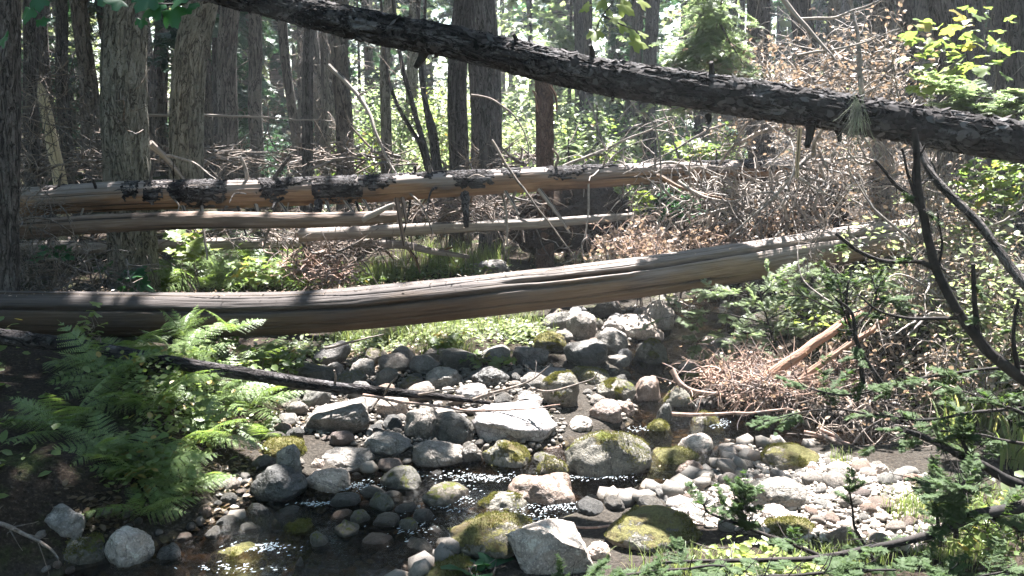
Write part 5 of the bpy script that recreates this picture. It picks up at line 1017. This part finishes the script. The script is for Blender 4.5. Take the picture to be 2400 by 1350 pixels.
# the far wood: a mass of trunks and boughs at the end of the view
def farwood():
    r = np.random.default_rng(3); K = 76000; x = r.uniform(-34, 34, K); y = r.uniform(26, 52, K); z = hgt(x, y) + r.uniform(0, 13, K); nz = fbm(np.stack([x * .22, y * .22, z * .3], -1), 3, 8); k = nz > -.15
    px = 1200 + x / y * F; k &= ~((px > 820) & (px < 1700) & (r.uniform(0, 1, K) < .3))
    pos = np.stack([x, y, z], -1)[k]; A, B_, C = frames(len(pos), .8, r); b = Buf(); scatter(b, LEAF, LEAFF, pos, A, B_, C, r.uniform(.18, .5, len(pos)))
    tag(b.obj('far_wood', M['leaf_far']), 'mass of sunlit foliage closing the view behind all trunks', kind='stuff')
    n = 130; x = r.uniform(-34, 34, n); y = r.uniform(27, 52, n); t = np.linspace(0, 14, 8); PL = np.stack([x[:, None] + 0 * t, y[:, None] + 0 * t, hgt(x, y)[:, None] + t], -1) + r.normal(0, .04, (n, 8, 3)); b = Buf(); addtubes(b, PL, r.uniform(.09, .22, n), 8, .6); tag(b.obj('far_trunks', M['bark_far']), 'far trunks that merge into one mass behind the wood', kind='stuff')
farwood()

def surround():   # the rest of the wood beside and behind the viewer, which shuts out the low sky
    r = np.random.default_rng(9); K = 26000; a = r.uniform(-math.pi, math.pi, K); R_ = r.uniform(8, 26, K); x = R_ * np.sin(a); y = R_ * np.cos(a) + 4; k = (np.abs(x) > .72 * y + 3.5)
    x, y = x[k], y[k]; z = hgt(x, y) + r.uniform(0, 1, len(x)) ** .8 * 15; nz = fbm(np.stack([x * .3, y * .3, z * .3], -1), 3, 8) > -.25
    pos = np.stack([x, y, z], -1)[nz]; A, B_, C = frames(len(pos), .8, r); b = Buf(); scatter(b, LEAF, LEAFF, pos, A, B_, C, r.uniform(.3, .9, len(pos))); tag(b.obj('surrounding_wood', M['needle_far']), 'dense evergreen wood standing round the clearing beside and behind the creek', kind='stuff')
surround()
ground_leaves('ground_cover', 'undergrowth on the bank beyond the right edge of the creek', [(2650, 700, 300, 120), (2700, 950, 300, 150), (2750, 1200, 300, 120), (2900, 600, 400, 60)], 3500, .06, 'leaf_far', .25)
ground_leaves('leaf_litter', 'dead leaves under the undergrowth beyond the right edge', [(2700, 750, 300, 150), (2750, 1050, 300, 150)], 1500, .05, 'brown_leaf', .03)
ground_leaves('ground_cover', 'undergrowth on the bank beyond the left edge of the creek', [(-300, 800, 300, 120), (-300, 1050, 300, 150)], 2200, .06, 'leaf', .2)
# ================================================================ dead brush, debris, roots
def tangle(name, label, boxes, r0, mat, curl=.35, grav=-.05, n=8, leaves=0, lsize=.03, lmat='brown_leaf', up=.2, flat=None):
    b = Buf(); allp = []
    for px, py, y, rx, ry, ryd, K, L in boxes:
        c = P(px, py, y); s = y / F; st = c + rng.normal(0, .55, (K, 3)) * [rx * s, ryd, ry * s]
        st[:, 2] = np.maximum(st[:, 2], hgt(st[:, 0], st[:, 1]) + .02); d = rng.normal(0, 1, (K, 3)) + [0, 0, up]
        if flat is not None: d = d * [1, 1, flat]
        PL = walks(st, d, rng.uniform(.3, 1.2, K) * L, n, curl, grav); addtubes(b, PL, r0 * np.exp(rng.normal(-.1, .55, K)).clip(.3, 3.2), 4 if r0 > .006 else 3); allp.append(PL)
    o = b.obj(name, M[mat]); tag(o, label, kind='stuff')
    if leaves:
        A_ = np.concatenate(allp); K = len(A_); i = rng.integers(0, K, leaves); j = rng.integers(2, n, leaves); pos = A_[i, j] + rng.normal(0, .012, (leaves, 3)); A, B_, C = frames(leaves, 1.2)
        b = Buf(); scatter(b, LEAF, LEAFF, pos, A, B_, C, lsize * rng.uniform(.5, 1.4, leaves)); b.obj('dead_leaves', M[lmat], o)
    return o
tangle('dead_brush', 'sunlit tangle of brown dead twigs above the dark leaning trunk', [(1780, 190, 8.4, 150, 80, .6, 300, .5), (1950, 200, 8.0, 110, 110, .6, 300, .5), (2050, 180, 7.6, 80, 120, .5, 190, .4), (1700, 130, 8.6, 80, 60, .5, 70, .5)], .0045, 'twig_pale', .35, -.12, leaves=2400, lsize=.042)
tangle('dead_brush', 'brown brush hanging below the dark leaning trunk at the right', [(1800, 330, 11, 150, 60, .6, 200, .6), (2000, 370, 9.0, 120, 80, .5, 330, .5), (2150, 420, 9.0, 110, 90, .5, 330, .5), (2250, 560, 6.8, 110, 80, .5, 260, .4), (2080, 500, 9.0, 100, 40, .4, 200, .4)], .0045, 'twig_pale', .35, -.12, leaves=2600, lsize=.04)
tangle('dead_brush', 'bare tapering dead branches arching through the brown brush', [(1850, 250, 8.3, 180, 90, .6, 34, 1.3), (2050, 330, 7.8, 140, 130, .5, 34, 1.1), (2200, 480, 7.2, 130, 120, .5, 30, .9), (2200, 720, 6.1, 120, 90, .4, 26, .8), (1600, 320, 11, 160, 60, .6, 26, 1.3)], .011, 'twig_pale', .22, -.04, 14)
ground_leaves('ground_cover', 'sunlit mixed leaves scattered through the dead brush of the right bank', [(2150, 620, 180, 60), (2300, 760, 110, 90), (2000, 760, 150, 50), (2300, 900, 110, 80)], 1500, .05, 'leaf_far', .7, LEAF, LEAFF, .6)
tangle('root_tangle', 'curly bare roots and twigs spilling over the log end behind', [(1480, 400, 9.6, 90, 24, .35, 50, .5), (1640, 440, 9.2, 110, 40, .4, 110, .6), (1760, 480, 8.7, 100, 55, .4, 200, .7), (1500, 560, 9.0, 90, 30, .3, 120, .5), (1900, 440, 8.5, 90, 60, .4, 160, .6)], .0085, 'twig_pale', .55, -.1, 11)
tangle('dead_brush', 'pinkish-brown twig litter heaped just behind the stripped log', [(1480, 570, 8.7, 90, 30, .35, 260, .28), (1560, 590, 8.4, 100, 24, .3, 220, .25), (1700, 560, 8.5, 90, 30, .3, 190, .28), (1850, 520, 8.6, 60, 30, .3, 160, .3)], .004, 'twig_red', .4, -.1, leaves=1800, lsize=.045)
tangle('dead_twigs', 'fallen grey branches heaped behind the bark-shedding log', [(700, 375, 13, 160, 20, 1.2, 120, 1.), (430, 370, 12, 120, 24, 1, 90, .9), (150, 385, 11.5, 150, 24, .9, 150, .8), (850, 370, 12, 120, 24, 1., 90, .9), (1180, 380, 11.5, 120, 24, .8, 100, .7)], .011, 'twig', .2, 0, flat=.3)
tangle('dead_twigs', 'fine dead twigs under and between the logs', [(1000, 500, 9.8, 170, 30, .5, 260, .7), (1130, 480, 9.6, 110, 40, .5, 180, .6), (650, 540, 9.6, 200, 22, .5, 200, .6), (800, 590, 9.2, 90, 22, .4, 200, .5), (300, 550, 10, 200, 40, .6, 140, .6)], .007, 'twig', .25, -.02, flat=.45)
tangle('dead_twigs', 'reddish twig heap behind the stripped log beside the grass', [(730, 620, 9.0, 60, 24, .3, 260, .35), (780, 645, 8.6, 60, 16, .3, 160, .3)], .007, 'twig_red', .25, 0, leaves=300, flat=.5)
tangle('debris_pile', 'tangle of reddish dead twigs and needles washed up beside the creek', [(1710, 885, 6.0, 70, 26, .3, 330, .26), (1790, 900, 5.9, 80, 34, .3, 480, .28), (1840, 880, 6.1, 70, 30, .3, 210, .32), (1750, 850, 6.3, 60, 20, .3, 110, .28), (1940, 900, 6.0, 80, 36, .3, 130, .35), (1790, 900, 5.65, 50, 22, .1, 150, .22)], .0042, 'twig_red', .2, -.05, leaves=900, lsize=.03, flat=.6)
tangle('debris_pile', 'shaded brown twig heap on the cut bank right of the debris', [(2010, 940, 5.8, 110, 50, .35, 260, .4), (2150, 880, 5.8, 110, 60, .4, 220, .4), (2050, 1060, 5.3, 110, 24, .3, 160, .4)], .005, 'twig', .3, -.05, leaves=600, lsize=.04)
tangle('dead_brush', 'pale dry twigs over the right bank beside the mossy limb', [(2200, 700, 6.2, 130, 70, .4, 420, .38), (2320, 680, 6.0, 110, 90, .4, 330, .38), (2300, 860, 5.4, 110, 70, .35, 260, .33)], .004, 'twig_pale', .4, -.12, leaves=2000, lsize=.036)
tangle('dead_twigs', 'dark fine twigs filling the shaded left bank under the logs', [(120, 640, 7.6, 160, 60, .5, 420, .5), (120, 300, 9, 160, 160, .6, 260, .7), (40, 500, 7.6, 70, 120, .4, 200, .5)], .0045, 'twig', .35, -.02)
tangle('roots', 'fine roots hanging out of the dark undercut bank', [(1650, 690, 8.6, 100, 14, .2, 60, .3), (2000, 960, 5.6, 120, 40, .2, 140, .3)], .006, 'twig', .5, -.3)
# torn root mass and undercut bank lumps
def lump(name, label, px, py, y, rx, ry, rd, mat, seed, cat='root mass', roots=0):
    V, Fc = ICO[5]; V = V * (1 + .28 * fbm(V * 1.6 + seed, 4, seed) + .09 * fbm(V * 7, 3, seed + 4))[:, None]; c = P(px, py, y); s = y / F; V = V * [rx * s, rd, ry * s]; root = empty(name, c); tag(root, label, cat)
    Buf().add(V, Fc, V).obj('soil', M[mat], root)
    if roots:
        d = nrm(rng.normal(0, 1, (roots, 3)) * [1, .5, 1] + [0, -.5, 0]); PL = walks(d * [rx * s * .8, rd * .8, ry * s * .8], d + [0, 0, .1], rng.uniform(.2, .7, roots), 10, .4, -.08); b = Buf(); addtubes(b, PL, rng.uniform(.006, .02, roots), 6); b.obj('offshoots', M['log_brown'], root)  # loose roots poking out of the soil
    return root
def soil_mat():
    t = NT('root_soil'); v = t.tc(); f = t.noise(v, 30, 5, .7); n = t.noise(v, 5, 4, .6); col = t.ramp(f, [(.3, (.012, .009, .007)), (.6, (.045, .03, .022)), (.8, (.11, .08, .06))]); return t.done(t.pr(t.mix(t.f(n, .5, .7, 0, .5), col, (.05, .03, .02)), .95, t.bump(t.m2('ADD', f, n), 1., .05), .1))
M['soil'] = soil_mat()
lump('root_mass', 'dark torn root mass holding up the bark-shedding log', 1340, 515, 10.9, 150, 85, .55, 'soil', 3, roots=70)
lump('root_mass', 'second dark root mass with a hollow below, behind the brush', 1850, 500, 11.0, 140, 85, .5, 'soil', 8, roots=70)
lump('root_mass', 'earth lump with roots between the two dark root masses', 1600, 560, 10.9, 120, 60, .4, 'soil', 12, roots=40)
lump('cut_bank', 'overhanging dark earth bank under the reddish debris', 1960, 950, 6.45, 220, 95, .4, 'soil', 15, 'bank', roots=50)
lump('cut_bank', 'earthy bank shoulder with moss behind the right grass', 2220, 930, 5.9, 120, 90, .4, 'soil', 18, 'bank', roots=30)
# ================================================================ near conifer branches (right)
def near_branch(name, label, y0, stems, mat='twig_black', cat='branch', twn=30, twl=.14, offshoots=0, spl=.2, nmat='needle', y1=None, smat=None, dens=34, tws=.0022, nl=.009):
    root = empty(name, P(*stems[0][0][0], y0)); tag(root, label, cat); b = Buf(); lines = []
    for L, ra, rb in stems:
        pl = spline([P(a, c, y0 + (dy[0] if dy else 0)) for a, c, *dy in L], 60); pl = pl + .006 * np.stack([vn(pl * 12, k) for k in (1, 2, 3)], -1); addtube(b, pl, np.linspace(ra, rb, 60), 12, bark_disp(int(rng.integers(99)), .13, 14, 4)); lines.append(pl); keep(b.obj('stem', M[mat]), root); b = Buf()
    A = np.concatenate(lines); T = np.concatenate([np.gradient(l, axis=0) for l in lines])
    if twn:
        i = rng.integers(0, len(A), twn); d = nrm(nrm(T[i]) * .7 + rng.normal(0, .6, (twn, 3))); PL = walks(A[i], d, rng.uniform(.3, 1.2, twn) * twl, 8, .2); b = Buf(); addtubes(b, PL, tws, 4)
        i = rng.integers(0, twn, twn * 4); j = rng.integers(1, 8, twn * 4); addtubes(b, walks(PL[i, j], rng.normal(0, 1, (twn * 4, 3)), rng.uniform(.2, 1, twn * 4) * twl * .3, 5, .25), tws * .5, 3); keep(b.obj('offshoots', M[mat]), root)  # bare twigs and their finer forks
    if offshoots:
        i = rng.integers(4, len(A), offshoots); d = nrm(nrm(T[i]) * .8 + rng.normal(0, .6, (offshoots, 3)) * [1, 1, .35] + [0, 0, .05]); PL = walks(A[i], d, rng.uniform(.5, 1.2, offshoots) * spl, 8, .1, -.03)
        b = Buf(); addtubes(b, PL, .0016, 3); needle_bough(b, PL, dens, spl * .34, nl, .15, m=11 if nl < .02 else 8); keep(b.obj('needles', M[nmat]), root)
    return root
near_branch('dead_sapling', 'black dead sapling leaning across the right side with forked bare twigs', 3.1,
  [([(2145, 300), (2150, 420), (2165, 520), (2190, 610), (2245, 730), (2310, 815), (2400, 890), (2560, 1000), (2760, 1150), (2860, 1330)], .010, .026), ([(2050, 375), (2095, 430), (2130, 460), (2160, 495)], .005, .008), ([(1960, 545), (2010, 588), (2080, 612), (2150, 612), (2195, 628)], .006, .009), ([(2110, 350), (2150, 480), (2165, 520)], .004, .007), ([(2280, 620), (2283, 700), (2290, 790)], .007, .010), ([(2195, 490), (2205, 560), (2205, 620)], .003, .005), ([(1960, 700), (2000, 740), (2010, 800), (2025, 900)], .005, .008), ([(2260, 745), (2180, 748), (2080, 735), (2010, 690)], .008, .003), ([(2390, 700), (2375, 790), (2390, 880)], .005, .009), ([(2170, 340), (2140, 400), (2150, 470)], .004, .005)], twn=90, twl=.14, offshoots=10, spl=.09)
near_branch('dead_sapling', 'small upright black twig fork rising in front of the pale conifer boughs', 3.6, [([(2075, 910), (2030, 850), (2000, 790), (1985, 720), (1990, 660)], .012, .004), ([(2000, 790), (1975, 720), (1950, 690)], .006, .002), ([(2005, 780), (2050, 700), (2040, 640)], .005, .002)], twn=50, twl=.10, offshoots=12, spl=.09)
near_branch('conifer_branch', 'long dark conifer branch sweeping along the bottom right with green sprays', 2.45, [([(2620, 1080), (2420, 1175), (2290, 1205), (2200, 1245), (2080, 1275), (1900, 1310), (1700, 1315), (1560, 1320)], .020, .004), ([(2290, 1200), (2400, 1240), (2460, 1260)], .008, .008), ([(2200, 1245), (2260, 1130), (2240, 1170)], .004, .003)], twn=80, twl=.12, offshoots=44, spl=.12)
near_branch('conifer_branch', 'dark thick branch entering from the right above the weeds', 2.7, [([(2600, 1190), (2420, 1145), (2330, 1105), (2250, 1065), (2190, 1035), (2120, 1010)], .020, .008), ([(2290, 1090), (2260, 1045), (2250, 1020)], .008, .005), ([(2300, 1105), (2220, 1135), (2150, 1135)], .005, .003), ([(2440, 990), (2330, 945), (2260, 920)], .007, .003)], twn=70, twl=.13, offshoots=30, spl=.11)
near_branch('conifer_branch', 'short bare-tipped branch over the moss mound with green twigs', 2.6, [([(1960, 1320), (1850, 1275), (1760, 1240), (1670, 1205), (1650, 1180)], .008, .003), ([(1760, 1240), (1740, 1200), (1745, 1170)], .003, .0015)], twn=70, twl=.09, offshoots=20, spl=.10)
near_branch('conifer_branch', 'green conifer sprays nearest to the viewer at the bottom', 2.3, [([(1250, 1420), (1420, 1360), (1560, 1335), (1700, 1330)], .006, .003), ([(1500, 1420), (1650, 1370), (1900, 1345), (2100, 1335)], .008, .003), ([(2000, 1450), (2150, 1380), (2350, 1340)], .008, .003)], twn=50, twl=.1, offshoots=56, spl=.12)
near_branch('conifer_branch', 'green twigs with black knots rising over the gravel bar', 2.9, [([(2060, 1330), (2010, 1250), (2000, 1200), (1990, 1150)], .006, .003), ([(2200, 1280), (2195, 1200), (2190, 1130)], .008, .004), ([(2240, 1260), (2235, 1190), (2225, 1150)], .009, .004)], twn=80, twl=.08, offshoots=22, spl=.09)
near_branch('conifer_branch', 'flat dark-green sprays hanging before the cut bank', 3.3, [([(2500, 950), (2300, 965), (2150, 985), (1950, 960), (1800, 985)], .008, .002), ([(2400, 1040), (2200, 1010), (2050, 1040)], .007, .002), ([(2400, 860), (2200, 880), (1990, 925), (1870, 900)], .007, .002)], twn=50, twl=.15, offshoots=46, spl=.13)
near_branch('hemlock_sapling', 'pale green young hemlock spreading flat boughs below the right end of the stripped log', 6.7, [([(1830, 880), (1810, 790), (1790, 720), (1775, 660)], .012, .003), ([(1800, 760), (1700, 735), (1620, 735), (1560, 745)], .006, .002), ([(1805, 790), (1720, 790), (1640, 800)], .006, .002), ([(1790, 720), (1720, 690), (1660, 690)], .006, .002), ([(1800, 750), (1870, 715), (1930, 700)], .006, .002), ([(1805, 780), (1860, 770), (1920, 775)], .006, .002), ([(1785, 690), (1830, 655), (1880, 645)], .006, .002), ([(1810, 820), (1740, 830), (1690, 850)], .006, .002)], twn=30, twl=.2, offshoots=100, spl=.26, nmat='needle_lit', cat='sapling', dens=34, nl=.014)
near_branch('hemlock_sapling', 'darker young hemlock right of the pale one, before the yellow-leaved bush', 5.4, [([(1990, 800), (1975, 720), (1960, 640)], .010, .003), ([(1980, 740), (1900, 700), (1850, 690)], .005, .002), ([(1980, 740), (2060, 710), (2120, 715)], .005, .002), ([(1970, 690), (2020, 660), (2070, 665)], .005, .002)], twn=40, twl=.15, offshoots=36, spl=.17, nmat='needle', cat='sapling', dens=34, nl=.012)
near_branch('fir_bough', 'sunlit pale fir boughs hanging above the dark leaning trunk', 8.2, [([(1560, -200), (1640, -40), (1690, 60), (1740, 150)], .02, .006), ([(1640, -40), (1650, 60), (1620, 130)], .01, .003), ([(1700, -60), (1680, 60), (1650, 150)], .01, .003), ([(1640, 60), (1600, 150), (1560, 200)], .008, .002)], twn=20, twl=.3, offshoots=90, spl=.5, nmat='needle_lit', mat='bark_mid', cat='bough', dens=34, nl=.028)
near_branch('fir_bough', 'light fir bough reaching in from the right above the dark leaning trunk', 5.6, [([(2600, 180), (2440, 215), (2330, 230), (2250, 215)], .01, .003), ([(2600, 260), (2440, 270), (2320, 262), (2250, 250)], .01, .003)], twn=14, twl=.2, offshoots=46, spl=.26, nmat='needle_lit', mat='bark_mid', cat='bough', dens=34, nl=.028)
near_branch('dead_twig_fan', 'fan of thin hanging dead twigs before the stripped log at the right', 5.6, [([(1985, 450), (1940, 520), (1900, 590), (1870, 640)], .005, .002), ([(1940, 520), (1905, 560), (1890, 650)], .003, .0015), ([(1930, 500), (1915, 570), (1925, 630)], .003, .0015)], twn=46, twl=.2, mat='twig', cat='twigs')
HAZE = .0012

# ================================================================ air
import bmesh
bm = bmesh.new(); bmesh.ops.create_cube(bm, size=1); me = bpy.data.meshes.new('haze'); bm.to_mesh(me); bm.free()
hz = link(bpy.data.objects.new('haze', me)); hz.scale = (640, 460, 24); hz.location = (0, 80, 8.5 + 6); hz.location.z = 10.; tag(hz, 'thin bright air between the trees', kind='stuff')
t = NT('air'); v = t.n('VolumePrincipled'); v.inputs['Color'].default_value = (.85, .92, 1, 1); v.inputs['Density'].default_value = HAZE; v.inputs['Anisotropy'].default_value = .3
t.t.links.new(v.outputs[0], t.out.inputs['Volume']); me.materials.append(t.m)
